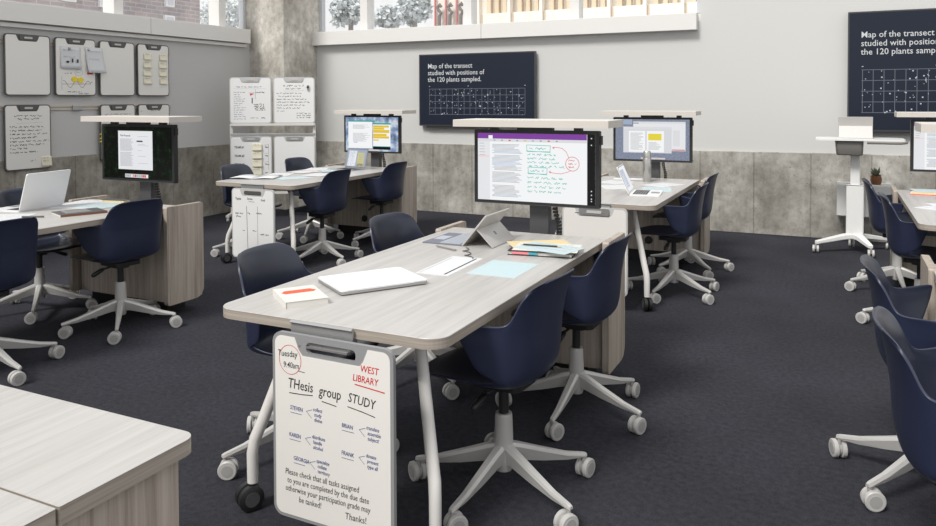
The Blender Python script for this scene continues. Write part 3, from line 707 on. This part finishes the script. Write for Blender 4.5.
sheet_v('paper_sheet', 'tilted white paper pinned over the gap between two upper row boards', 'paper', .21, .27, (px+.004, 5.585, 2.02), R(90), 'paper', 2, .03, rot=-.5)
for yy, s in ((5.30, 'left'), (5.52, 'right')):
    o = tag(MB().tube([(0,0,0), (.008,0,0), (.012,0,0)], [.014,.014,.009], 'alu', 14).build('magnet', auto=40), 'small round grey magnet holding the %s' % ('large sheet with three marks' if s == 'left' else 'tilted sheet'), 'magnet', 'magnets on the pinned papers', (px+.003, yy, 1.995))
for k, (yy, zz, s) in enumerate(((5.355, 1.68, 'left one'), (5.425, 1.672, 'right one'))):
    mb = MB(); pts = [(.034*math.cos(a)*(1+.12*math.sin(5*a)), .028*math.sin(a)*(1+.12*math.cos(5*a))) for a in [q*PI/10 for q in range(20)]]
    mb.prism(pts, -.003, 0, 'yellow', 'y'); tag(mb.build('yellow_note'), 'small yellow cut-out note above the wave drawing, %s' % s, 'note', 'yellow notes', (px, yy, zz), R(90))
rowsn = ('topmost', 'second', 'third', 'lowest')
for i, yy in enumerate((6.285, 6.51)):
    for j in range(4):
        sheet_v('sticky_note', 'cream sticky note on the rightmost upper board, %s in its %s column' % (rowsn[j], ('left', 'right')[i]), 'sticky note', .115, .072, (px, yy+random.uniform(-.008,.008), 1.995-j*.092), R(90), 'sticky', 1, .014, 'eight sticky notes on wall board')
sheet_v('sticky_note', 'cream sticky note at the bottom right of the bullet list board', 'sticky note', .11, .10, (px, 5.03, .905), R(90), 'sticky', 2, .008)
for k, (zz) in enumerate((1.10, 1.055, 1.02)):
    t_ = thing('marker_pen', 'small yellow-tipped marker clipped to the edge of the lower board, %s of three' % ('top', 'middle', 'bottom')[k], 'marker', (px, 5.675, zz), 0, 'markers beside the left monitor')
    MB().tube([(0,0,0), (0,.05,.008)], .007, 'darkgrey', 8).build('barrel', t_); MB().tube([(0,-.03,-.004), (0,0,0)], .0075, 'yellow', 8).build('cap', t_)

# rolling board stand in front of the column
ang = R(31); ST = thing('board_stand', 'white metal rolling stand holding four boards in front of the concrete column', 'board stand', (-6.24, 7.42, 0), ang)
mb = MB()
for s in (-1, 1):
    MB().box(s*.50-.018, s*.50+.018, -.015, .015, .08, 1.15, 'white_metal').build('upright', ST, bevel=.003)
    mb = MB(); mb.box(s*.50-.02, s*.50+.02, -.28, .28, .055, .085, 'white_metal'); ft = mb.build('foot', ST, bevel=.004)
    for q in (-1, 1): MB().tube([(s*.50-.012, q*.25, .028), (s*.50+.012, q*.25, .028)], .028, 'caster', 16).build('wheel', ft, auto=40)
MB().box(-.51, .51, -.05, .012, 1.142, 1.170, 'white_metal').build('ledge', ST, bevel=.003)
MB().box(-.51, .51, -.02, .012, 1.02, 1.05, 'alu').build('crossbar', ST, bevel=.003)
MB().box(-.51, .51, -.012, .012, .30, .33, 'white_metal').build('crossbar', ST, bevel=.003)
def on_stand(x, z, w, h, lab, hmat=None, dy=-.03):
    c_, s_ = math.cos(ang), math.sin(ang); X = -6.24 + x*c_ - dy*s_; Y = 7.42 + x*s_ + dy*c_
    return make_board(lab, w, h, (X, Y, z), ang, 'rim_light', 'board_white', False, group='boards on the rolling stand', sl=.17, slotmat=hmat)
s1 = on_stand(-.262, 1.172, .50, .565, 'whiteboard with small notes and a red triangle, upper left on the rolling stand', 'rim_light')
s2 = on_stand(.262, 1.172, .50, .565, 'whiteboard filled with handwritten lines, upper right on the rolling stand', 'rim_light')
s3 = on_stand(-.262, .415, .50, .60, 'whiteboard with four team lines and cream sticky notes, lower left on the rolling stand', 'alu')
s4 = on_stand(.262, .415, .50, .60, 'blank whiteboard, lower right on the rolling stand', 'alu')
mb = MB(); mb.scribble(-.17, .44, .32, .014, YF, 'ink_blue', .0022); mb.ribbon([(-.2,.425), (.19,.425)], .0016, YF, 'ink_grey')
for k in range(13): mb.scribble(-.20, .375-k*.027, random.uniform(.07,.16), .012, YF, 'ink_blue' if k % 4 else 'ink', .002)
mb.ribbon([(.06,.42), (.06,.30)], .0022, YF, 'ink'); mb.ribbon([(-.02,.375), (.16,.38)], .0022, YF, 'ink'); mb.scribble(.07, .37, .10, .018, YF, 'ink', .003)
mb.add([(-.005,YF-.0003,.34), (.045,YF-.0003,.365), (-.005,YF-.0003,.37)], [(0,1,2)], 'ink_red')
mb.ribbon([(.02,.31), (.02,.25)], .012, YF, 'ink')
for k in range(4): mb.scribble(.04+.006*k, .225-k*.022, .12, .015, YF, 'ink', .004)
mb.scribble(.0, .06, .1, .016, YF, 'ink_grey', .003); mb.scribble(.13, .055, .05, .022, YF, 'ink_blue', .004); mb.build('writing', s1)
mb = MB(); mb.scribble(-.13, .45, .25, .02, YF, 'ink', .003); mb.scribble(-.10, .415, .18, .018, YF, 'ink', .003); mb.ribbon([(-.13,.395), (.12,.40)], .0018, YF, 'ink_grey')
for k, w_ in enumerate((.3,.27,.36,.40,.34,.28,.1)): mb.scribble(-.21+.02*(k == 1), .36-k*.036, w_, .015, YF, 'ink' if k < 6 else 'ink_grey', .0028)
for k in range(3): mb.scribble(.03, .115-k*.026, .17, .015, YF, 'ink', .003)
mb.build('writing', s2)
mb = MB()
for k in range(4):
    mb.text('TEAM #%d' % (k+1), .038, -.20, .455-k*.105, YF, 'ink', .02, .1, 0, 'LEFT', .8); mb.scribble(.17, .455-k*.105, .05, .02, YF, 'ink', .004)
    if k < 3: mb.ribbon([(.16,.49-k*.105), (.21,.50-k*.105), (.21,.40-k*.105)], .002, YF, 'ink')
mb.build('writing', s3)
MB().prism(rrect(.16,.178,.40,.47,.004,3), -.022, -.008, 'ink_grey', 'y').build('marker_clip', s2); MB().prism(rrect(.155,.182,.43,.455,.006,3), -.028, -.009, 'ink', 'y').build('marker_clip', s2)
for k in range(4):
    c_, s_ = math.cos(ang), math.sin(ang); lx, dy = -.262+.075, -.045
    sheet_v('sticky_note', 'cream sticky note on the rolling stand board, %s down the column' % ('first', 'second', 'third', 'fourth')[k], 'sticky note', .12, .085, (-6.24+lx*c_-dy*s_, 7.42+lx*s_+dy*c_, .415+.51-k*.1), ang, 'sticky', 1, .01, 'sticky notes on the stand board')

# ------------------------------------------------------------------ televisions
def tv(x0, x1, z0, z1, lab, k, tx, tz, gx0, gx1, gz0, gz1):
    w, h = x1-x0, z1-z0
    t_ = thing('television', lab, 'television', (x0, YB-.075, z0), 0)
    MB().prism(rrect(0, w, 0, h, .006, 2), 0, .045, 'tv_frame', 'y').build('housing', t_)
    MB().box(w*.06, w*.6, .01, .05, -.025, 0, 'tv_frame').build('soundbar', t_); MB().box(w*.2, w*.8, .045, .073, h*.2, h*.8, 'black').build('wall_mount', t_)
    sc_ = MB().box(.014, w-.014, -.002, .001, .018, h-.014, 'tv').build('screen', t_)
    mb = MB()
    for i, s in enumerate(('Map of the transect', 'studied with positions of', 'the 120 plants sampled.')): mb.text(s, .086, tx, tz-i*.086, -.0035, 'tv_text', .004, 0, 0, 'LEFT', .93)
    mb.build('caption_text', sc_)
    mb = MB(); tt = .005*k
    for i in range(5): z = gz0+(gz1-gz0)*i/4; mb.rect(gx0-.01, gx1, z-tt*.5, z+tt*.5, -.003, 'tv_grid')
    for i in range(17): x = gx0+(gx1-gx0)*i/16; mb.rect(x-tt*.5, x+tt*.5, gz0, gz1, -.003, 'tv_grid')
    mb.build('chart_grid', sc_)
    mb = MB(); rnd = random.Random(5)
    for i in range(120):
        x, z = gx0+(gx1-gx0)*rnd.random(), gz0+(gz1-gz0)*rnd.random(); r_ = rnd.choice((.003,.004,.006))*k
        mb.rect(x-r_, x+r_, z-r_, z+r_, -.0035, 'tv_dot')
    for i in (0, .42, 1): x = gx0+(gx1-gx0)*i; mb.rect(x-.008, x+.008, gz1+.03, gz1+.038, -.0035, 'tv_dot')
    mb.build('chart_points', sc_)
tv(-4.886, -3.279, 1.118, 2.04, 'dark wall television with Map of the transect chart at centre of the back wall', .98, .130, .740, .155, 1.475, .150, .475)
tv(.10, 2.10, 1.12, 2.327, 'larger dark wall television with transect chart, cut by the right edge of the photo', 1.1, .118, .945, .135, 1.66, .19, .62)

# ------------------------------------------------------------------ near-left cabinets
def cab(y0, y1, lab):
    x0, x1 = -2.75, -1.225
    t_ = thing('storage_cabinet', lab, 'cabinet', ((x0+x1)/2, (y0+y1)/2, 0), 0, 'low wood cabinets at the bottom left')
    w, d = (x1-x0)/2, (y1-y0)/2; far = y1 > 1.1
    MB().box(-w+.03, w-.028, -d+.001, d-(.03 if far else .001), 0, TZ-.034, 'panel').build('cabinet_body', t_, bevel=.002)
    pts = rrect(-w, w, -d+.0015, d-.0015, [.004,.004,.035 if far else .004,.035 if far else .004], 6); n = len(pts)
    mb = MB(); mb.prism(pts, TZ-.034, TZ-.001, 'edge', 'z', 'edge'); mb.add([(p[0],p[1],TZ) for p in pts], [tuple(range(n))], 'top'); mb.build('cabinet_top', t_)
cab(.879, 1.207, 'low wood cabinet at the bottom left, farther of the two joined units')
cab(.40, .877, 'low wood cabinet at the bottom left, nearer unit cut by the frame')

# ------------------------------------------------------------------ rolling lectern
lc = thing('rolling_lectern', 'white height-adjustable rolling lectern by the back wall carrying a tablet computer', 'lectern', (.165, 8.08, 0))
MB().box(-.075, .075, -.05, .05, .16, .64, 'white_gloss').build('lower_column', lc, bevel=.015, seg=3)
MB().box(-.077, .077, -.052, .052, .63, .642, 'alu').build('collar', lc, bevel=.004)
MB().box(-.042, .042, -.032, .032, .60, 1.05, 'white_gloss').build('upper_column', lc, bevel=.012, seg=3)
mb = MB(); mb.box(-.075, .075, -.05, .05, .13, .18, 'white_gloss'); mb.build('base_block', lc, bevel=.012)
for (dx, dy) in ((-.33,-.19), (.13,-.24), (-.02,.26), (.30,.27)):
    l = math.hypot(dx, dy); ux, uy = dx/l, dy/l; vs = []
    for (r_, zt, zb, hw) in ((0,.178,.13,.045), (.10,.17,.125,.036), (l,.112,.082,.022)):
        for (s, zz) in ((-1,zt), (1,zt), (1,zb), (-1,zb)): vs.append((ux*r_-uy*hw*s, uy*r_+ux*hw*s, zz))
    MB().add(vs, [(i*4+j, i*4+(j+1) % 4, (i+1)*4+(j+1) % 4, (i+1)*4+j) for i in range(2) for j in range(4)] + [(3,2,1,0), (8,9,10,11)], 'white_gloss').build('foot', lc, bevel=.006)
    mb = MB()
    for s in (-.018, .018): mb.tube([(dx+s-.009,dy,.036), (dx+s+.009,dy,.036)], .036, 'caster', 18)
    mb.tube([(dx,dy,.036), (dx,dy,.085)], .009, 'caster_hub', 10); mb.build('caster', lc, auto=40)
mb = MB(); pts = rrect(-.34, .40, -.22, .20, [.03,.03,.08,.08], 6); mb.prism(pts, 1.062, 1.078, 'white_gloss', 'z'); mb.build('worksurface', lc, bevel=.004)
mb = MB(); mb.tube([(.09,-.225,1.048), (.36,-.225,1.048), (.405,-.20,1.052), (.41,-.16,1.055)], .013, 'bin', 12); mb.build('edge_rail', lc, smooth=True)
vs = []; 
for (z, s) in ((1.06, 1.), (.935, .93), (.925, .88)):
    for (x, y) in rrect(-.175*s, .065*s, -.19*s, .02*s, .03, 4): vs.append((x, y, z))
n = 20; MB().add(vs, [(i*n+j, (i+1)*n+j, (i+1)*n+(j+1) % n, i*n+(j+1) % n) for i in range(2) for j in range(n)] + [tuple(range(2*n, 3*n))[::-1]][:1], 'bin').build('storage_bin', lc, smooth=True)

def tablet(lab, loc, rz, scale=1., kb=True, logo=True, lean=25, stand=None, mat='grey_tablet'):
    """detachable: slate leans back on its kickstand; local screen faces -y towards keyboard"""
    t_ = thing('tablet_computer', lab, 'laptop', loc, rz); w, h = .292, .201
    a = R(lean)
    mt = Matrix.Translation((0,0,.004)) @ Matrix.Rotation(-a, 4, 'X')
    MB().box(-w/2, w/2, 0, .0085, 0, h, mat, mt).build('slate', t_, bevel=.002)
    MB().box(-w/2+.008, w/2-.008, -.0006, 0, .01, h-.01, 'black', mt).build('screen', t_)
    # kickstand hinged halfway up the back
    hy, hz = mt @ Vector((0,.0085,h*.55)), None
    p = mt @ Vector((0,.0090,h*.56)); foot = (p.y + .085, .001)
    d = Vector((0, foot[0]-p.y, foot[1]-p.z)); L_ = d.length; ang2 = math.atan2(d.y, -d.z)
    m2 = Matrix.Translation(p) @ Matrix.Rotation(ang2, 4, 'X')
    ks = MB().box(-w/2+.004, w/2-.004, 0, .003, -L_, 0, mat, m2).build('kickstand', t_, bevel=.001)
    if logo:
        mb = MB(); q = .009
        for i in (0, 1):
            for j in (0, 1): mb.box(-q+i*(q+.001), i*(q+.001), .003, .0036, -L_*.5+j*(q+.001), -L_*.5+j*(q+.001)+q, logo if isinstance(logo, str) else 'keys', m2)
        mb.build('logo', ks)
    if kb:
        MB().box(-w/2, w/2, -.216, -.001, 0, .005, 'keys').build('keyboard', t_, bevel=.001)
        mb = MB()
        for r_ in range(6):
            for c_ in range(14): mb.box(-w/2+.012+c_*.0193, -w/2+.028+c_*.0193, -.032-r_*.0185, -.017-r_*.0185, .005, .0065, 'keys_light')
        mb.box(-.05, .05, -.205, -.145, .005, .0055, 'keys_light'); mb.build('keycaps', t_)
    return t_
# lectern tablet: we see the back, camera in front -> screen faces +y
tablet('grey tablet computer standing on the rolling lectern with its back visible', (.165, 8.16, 1.0785), R(180), logo='white_gloss', kb=False, lean=12)
# front table tablet (screen faces -x side)
tablet('grey tablet computer with dark keyboard on the far end of the foreground table', (-1.645, 3.475, TZ+.0005), R(-90), lean=40)

def laptop(lab, loc, rz, ang_, w=.33, d=.23, scrfn=None, lid='alu_lap', h=None):
    t_ = thing('laptop', lab, 'laptop', loc, rz)
    MB().prism(rrect(-w/2, w/2, -d, 0, .012, 4), 0, .009, lid, 'z').build('base', t_, bevel=.002)
    mb = MB()
    for r_ in range(6):
        for c_ in range(13): mb.box(-w*.43+c_*w*.0665, -w*.43+c_*w*.0665+w*.055, -.035-r_*.018, -.021-r_*.018, .009, .0103, 'black')
    mb.box(-.05, .05, -d+.012, -d+.075, .009, .0094, 'alu'); mb.build('keyboard', t_)
    mt = Matrix.Translation((0,0,.009)) @ Matrix.Rotation(-R(ang_), 4, 'X')
    vs = rrect(-w/2, w/2, 0, d, .012, 4); n = len(vs)
    mb = MB(); mb.add([mt @ Vector((p[0], 0, p[1])) for p in vs] + [mt @ Vector((p[0], .006, p[1])) for p in vs], [tuple(range(n)), tuple(reversed(range(n, 2*n)))] + [((i+1) % n, i, n+i, n+(i+1) % n) for i in range(n)], lid)
    li = mb.build('lid', t_)
    mb = MB(); mb.box(-w/2+.008, w/2-.008, -.0008, -.0002, .012, d-.008, 'black', mt)
    if scrfn:
        for (x0, x1, z0, z1, c_) in scrfn: mb.box(x0*w, x1*w, -.0016, -.0009, z0*d, z1*d, c_, mt)
    mb.build('screen', li)
    return t_
# closed laptop on the front table
cl = thing('closed_laptop', 'closed silver laptop on the foreground table beside the notebook', 'laptop', (-1.627, 2.509, TZ), R(56))
def cl_pts(): return rrect(-.178, .178, -.132, .132, .014, 5)
MB().prism(cl_pts(), .004, .0125, 'alu', 'z').build('base', cl, bevel=.003)
MB().prism(cl_pts(), .0135, .0195, 'alu_lap', 'z').build('lid', cl, bevel=.003)
mb = MB(); 
for x in (-.14, .14):
    for y in (-.09, .09): mb.tube([(x,y,0), (x,y,.005)], .008, 'black', 10)
mb.box(-.12, .12, -.130, -.108, .0124, .0136, 'black'); mb.build('feet', cl)
for s in (-1, 1): MB().box(s*.135-.02, s*.135+.02, -.1325, -.112, .006, .0165, 'steel').build('hinge', cl, bevel=.002)
# notebook
nb = thing('notebook', 'thick cream notebook with a red stroke on its cover on the foreground table', 'notebook', (-1.722, 2.186, TZ), R(-38))
MB().box(-.10, .10, -.073, .073, .002, .022, 'paper_off').build('pages', nb, bevel=.001)
MB().box(-.102, .102, -.075, .075, .022, .0245, 'paper_off').build('cover', nb, bevel=.001); MB().box(-.102, .102, -.075, .075, 0, .002, 'paper_off').build('back_cover', nb)
MB().box(-.104, .102, -.0765, -.0745, 0, .0245, 'paper_off').build('spine', nb)
pts = [(-.065,-.002), (-.055,-.014), (.055,-.012), (.068,.0), (.058,.006), (.05,.014), (-.05,.012)]
MB().prism([(-p[1]*1.7-.030, p[0]*.95) for p in pts], .0245, .0249, 'red', 'z').build('cover_stroke', nb)

def flat(name, lab, cat, w, d, loc, rz, mat, lines=0, group=None, th=.0008, lm='ink_grey', extra=None):
    t_ = tag(MB().box(-w/2, w/2, -d/2, d/2, 0, th, mat).build(name), lab, cat, group, loc, rz)
    if lines or extra:
        mb = MB()
        for k in range(lines):
            y = d/2-.03-k*(d-.05)/max(lines, 1); x = -w*.4
            while x < w*.38:
                l = random.uniform(.02, .06); mb.box(x, min(x+l, w*.4), y, y+.0035, th, th+.0003, lm); x += l+.008
        if extra:
            for (x0, x1, y0, y1, c_) in extra: mb.box(x0, x1, y0, y1, th, th+.0004, c_)
        mb.build('print', t_)
    return t_
flat('paper_sheet', 'white sheet with a bold black line near the tablet on the foreground table', 'paper', .15, .37, (-1.493, 2.918, TZ), R(2), 'paper', 0, extra=((.045,.053,-.165,.17,'ink'), (-.062,-.060,-.17,.15,'ink_grey')))
flat('paper_sheet', 'pale blue sheet lying right of the lined white one on the foreground table', 'paper', .215, .29, (-1.262, 2.957, TZ), R(1), 'paper_blue', 9, lm='paper_cyan')
# stylus and cable
o = tag(MB().tube([(0,0,.0055), (.145,-.01,.0055)], .0048, 'steel', 8).build('stylus_pen', auto=40), 'grey stylus pen in front of the dark keyboard on the foreground table', 'pen', None, (-1.745, 3.265, TZ), R(-20))
o = tag(MB().tube([(.0+.12*q/24+.018*math.sin(q*.6), -.20*q/24+.012*math.cos(q*.6), .003) for q in range(25)], .0022, 'darkgrey', 6).build('cable'), 'thin dark cable curling from the tablet across the foreground table', 'cable', None, (-1.60, 3.28, TZ))
# stack of papers
fd = thing('folder', 'black ring folder with pink and teal tabs on the foreground table', 'folder', (-1.222, 3.335, TZ), R(8))
MB().box(-.15, .15, -.085, .10, 0, .004, 'black').build('cover', fd, bevel=.001); MB().box(-.15, .15, -.085, .10, .018, .022, 'black').build('cover', fd, bevel=.001); MB().box(-.145, .145, -.078, .095, .004, .018, 'paper_off').build('pages', fd)
MB().box(-.13, -.05, -.0865, -.0845, .007, .017, 'pink').build('tab', fd); MB().box(-.05, -.01, -.0865, -.0845, .007, .017, 'teal').build('tab', fd)
flat('paper_sheet', 'tan patterned sheet sticking out under the loose papers on the black folder', 'paper', .29, .2, (-1.27, 3.425, TZ+.0222), R(35), 'paper_yellow', 4, lm='yellow')
flat('paper_sheet', 'white sheet fanned on top of the black folder, under the pencil', 'paper', .30, .2, (-1.21, 3.36, TZ+.0232), R(10), 'paper_off', 3)
flat('paper_sheet', 'pale green-blue sheet uppermost on the black folder', 'paper', .28, .19, (-1.20, 3.35, TZ+.0242), R(-12), 'paper_blue', 3)
t_ = thing('pencil', 'dark pencil lying on the papers over the black folder', 'pencil', (-1.24, 3.365, TZ+.0254), R(6))
MB().tube([(-.09,0,.004), (.075,0,.004)], .004, 'ink', 6).build('barrel', t_); MB().tube([(.075,0,.004), (.092,0,.004)], .0042, 'rail', 8).build('eraser', t_); MB().tube([(-.105,0,.004), (-.09,0,.004)], [.0008,.004], 'rail', 6).build('tip', t_)

# table 2 items
th = thing('thermos', 'brushed steel thermos standing on the table behind the front monitor', 'bottle', (-1.475, 6.63, TZ))
MB().tube([(0,0,0), (0,0,.006), (0,0,.20), (0,0,.205)], [.033,.036,.036,.034], 'steel', 24).build('body', th, auto=40); MB().tube([(0,0,.206), (0,0,.255), (0,0,.268)], [.034,.033,.026], 'steel', 24).build('lid', th, auto=40)
laptop('open silver laptop on the thermos table seen from the side', (-1.40, 5.775, TZ), R(97), 24, .33, .22, [(-.46,.46,.06,.95,'s_pane'), (-.4,.1,.2,.85,'s_sky')])
flat('paper_sheet', 'pale cyan sheet right of the laptop on the thermos table', 'paper', .22, .30, (-1.28, 6.10, TZ), R(10), 'paper_blue', 6)
flat('paper_sheet', 'white sheet in front of the thermos', 'paper', .22, .30, (-1.30, 6.44, TZ), R(-25), 'paper', 5)
flat('paper_sheet', 'white sheet left of the laptop on the thermos table, near its middle', 'paper', .22, .30, (-1.62, 6.12, TZ), R(30), 'paper', 5)
flat('paper_sheet', 'loose white sheet at the far left of the thermos table', 'paper', .22, .30, (-1.72, 6.50, TZ), R(-15), 'paper', 5)
t_ = thing('binder', 'grey binder lying at the far left of the thermos table', 'binder', (-1.64, 6.74, TZ), R(4)); MB().box(-.14, .14, -.10, .10, 0, .022, 'alu').build('cover', t_, bevel=.003); MB().box(-.138, .141, -.101, -.05, .006, .016, 'paper_off').build('pages', t_)
# table 3 items
laptop('small open laptop in front of the amber and blue screen at back centre', (-4.50, 6.62, TZ), R(-12), 14, .30, .21, [(-.47,.47,.07,.95,'s_sky'), (-.40,.0,.1,.88,'s_white'), (.05,.38,.1,.80,'s_yellow'), (.05,.38,.1,.24,'s_black')], 'alu')
pp = [(-4.72,5.55,12,'paper','white sheet nearest the right corner of the back centre table'), (-4.50,5.62,-30,'paper_blue','pale blue sheet at the near right of the back centre table'), (-4.82,5.83,25,'paper','white sheet in the middle of the back centre table'),
      (-4.46,5.95,5,'paper','white sheet at right middle of the back centre table beside the near chair'), (-4.76,6.15,-12,'paper','white sheet with red print on the back centre table'), (-4.60,6.36,40,'paper_blue','pale blue sheet near the small laptop at back centre'),
      (-4.83,6.42,20,'paper','white sheet far left on the back centre table')]
for k, (x, y, a, mt_, lab) in enumerate(pp): flat('paper_sheet', lab, 'paper', .215, .29, (x, y, TZ+.001*k), R(a), mt_, 6, extra=(((-.08,.05,.06,.075,'red'),) if k == 4 else None))
t_ = thing('open_magazine', 'open magazine with dark edge at the left corner of the back centre table', 'magazine', (-4.82, 5.50, TZ+.001), R(20))
for s in (-1, 1):
    vs = []; 
    for i in range(6):
        u = i/5; vs += [(s*u*.2, -.14, .012*math.sin(u*PI*.8)+.003), (s*u*.2, .14, .012*math.sin(u*PI*.8)+.003)]
    o = MB().add(vs, [(2*i, 2*i+2, 2*i+3, 2*i+1) for i in range(5)], 'paper').build('page', t_, smooth=True); q = o.modifiers.new('s', 'SOLIDIFY'); q.thickness = .003
MB().box(.10, .19, .10, .138, .012, .0135, 'ink').build('picture', t_)
# table 4 items
laptop('open silver laptop with its back to the camera on the left table', (-4.765, 3.335, TZ), R(-81), 16, .36, .25)
bk = thing('magazine', 'dark picture book with red spine edge on the left table', 'book', (-4.335, 3.29, TZ), R(69))
MB().box(-.135, .135, -.10, .10, .001, .012, 'paper_off').build('pages', bk); MB().box(-.137, .137, -.102, .102, .012, .0145, 'darkgrey').build('cover', bk, bevel=.001)
MB().box(-.137, .137, -.1035, -.1005, 0, .012, 'terracotta').build('spine', bk); MB().box(-.09, .06, -.05, .08, .0145, .0150, 'alu').build('cover_picture', bk)
flat('paper_sheet', 'open white sheets behind the dark picture book on the left table', 'paper', .30, .42, (-4.69, 3.60, TZ), R(20), 'paper', 8)
flat('paper_sheet', 'pale blue sheet under the white ones on the left table', 'paper', .28, .3, (-4.52, 3.62, TZ+.001), R(-5), 'paper_blue', 8)
flat('paper_sheet', 'white sheet at the left photo edge in front of the open laptop', 'paper', .22, .30, (-4.60, 2.99, TZ), R(30), 'paper', 5)
tag(MB().tube([(0,0,.006), (.13,.02,.006)], .005, 'darkgrey', 8).build('pen'), 'dark pen on the left table below the open laptop', 'pen', None, (-4.50, 3.02, TZ), R(20))
t_ = thing('notepad', 'small tan notepad at the far end of the left table', 'notepad', (-4.57, 3.76, TZ), R(10)); MB().box(-.09, .09, -.03, .03, 0, .018, 'paper_yellow').build('pages', t_); MB().box(-.092, .092, -.032, .032, .018, .021, 'darkgrey').build('cover', t_)
# table 5 items
flat('paper_sheet', 'pale blue sheet at the far part of the far right table', 'paper', .30, .22, (.68, 6.75, TZ+.011), R(10), 'paper_blue', 3)
t_ = thing('folder', 'tan folder with red edge on the far right table', 'folder', (.66, 6.62, TZ), R(-8)); MB().box(-.15, .15, -.11, .11, 0, .006, 'paper_off').build('cover', t_); MB().box(-.15, .15, -.112, -.109, 0, .006, 'red').build('edge', t_); MB().box(-.14, .14, -.10, .10, .006, .010, 'paper_yellow').build('pages', t_)
flat('paper_sheet', 'white sheet at the near left corner of the far right table', 'paper', .22, .30, (.64, 5.80, TZ), R(-40), 'paper', 5)
flat('paper_sheet', 'white sheet on the far right table overlapping the corner sheet', 'paper', .22, .30, (.72, 5.95, TZ+.001), R(-70), 'paper', 5)
tag(MB().tube([(0,0,.006), (.13,.02,.006)], .005, 'ink', 8).build('pen'), 'black pen lying on the white sheets of the far right table', 'pen', None, (.62, 5.85, TZ+.002), R(10))

# white wall box with cactus
t_ = thing('wall_box', 'white wall-mounted storage box on the concrete behind the rolling lectern', 'box', (.26, YB-.025, .28))
MB().box(-.25, .25, -.26, 0, 0, .32, 'box_white').build('body', t_, bevel=.006); MB().box(-.245, -.005, -.268, -.26, .006, .314, 'box_white').build('door', t_, bevel=.003); MB().box(.005, .245, -.268, -.26, .006, .314, 'box_white').build('door', t_, bevel=.003)
pc = thing('potted_cactus', 'small spiky cactus in a terracotta pot on the white wall box', 'plant', (.36, 8.55, .60))
MB().tube([(0,0,0), (0,0,.01), (0,0,.05), (0,0,.085), (0,0,.09)], [.035,.045,.052,.046,.040], 'terracotta', 20).build('pot', pc, auto=50)
mb = MB(); rnd = random.Random(3)
for k in range(26):
    a = rnd.uniform(0, 2*PI); e = rnd.uniform(.2, 1.4); l = rnd.uniform(.06, .10); d = Vector((math.cos(a)*math.cos(e), math.sin(a)*math.cos(e), math.sin(e)))
    b_ = Vector((0,0,.08)); mb.tube([b_+d*.01, b_+d*l*.5+Vector((0,0,.004)), b_+d*l], [.007,.010,.002], 'cactus', 6)
mb.build('leaves', pc)

# ------------------------------------------------------------------ light
w = bpy.data.worlds.new('World'); SC.world = w; w.use_nodes = True
nt = w.node_tree; bg = nt.nodes['Background']; bg.inputs['Color'].default_value = (.99,.993,1.0,1); bg.inputs['Strength'].default_value = .92
su = bpy.data.lights.new('sun', 'SUN'); su.energy = 2.75; su.angle = R(16); su.color = (1,.975,.94)
so = bpy.data.objects.new('sun', su); COL.objects.link(so)
d = Vector((.20, .76, -.88)).normalized(); so.rotation_euler = d.to_track_quat('-Z', 'Y').to_euler()

# ------------------------------------------------------------------ camera
F_PX, CY, YAW, PITCH, ROLL = 763.95, 119.27, .44932, -.025155, -.003443
f = Vector((-math.sin(YAW)*math.cos(PITCH), math.cos(YAW)*math.cos(PITCH), math.sin(PITCH)))
r = Vector((math.cos(YAW), math.sin(YAW), 0)); u = r.cross(f)
r2 = r*math.cos(ROLL) + u*math.sin(ROLL); u2 = -r*math.sin(ROLL) + u*math.cos(ROLL)
cam = bpy.data.cameras.new('camera'); co = bpy.data.objects.new('camera', cam); COL.objects.link(co)
cam.sensor_fit = 'HORIZONTAL'; cam.sensor_width = 36; cam.lens = F_PX/936*36; cam.shift_y = -(263-CY)/936; cam.clip_end = 200; cam.clip_start = .05
co.matrix_world = Matrix(((r2.x,u2.x,-f.x,0), (r2.y,u2.y,-f.y,0), (r2.z,u2.z,-f.z,1.45), (0,0,0,1)))
SC.camera = co
SC.view_settings.view_transform = 'Standard'; SC.view_settings.look = 'None'; SC.view_settings.gamma = 1; SC.view_settings.exposure = .1
SC.view_settings.use_curve_mapping = False
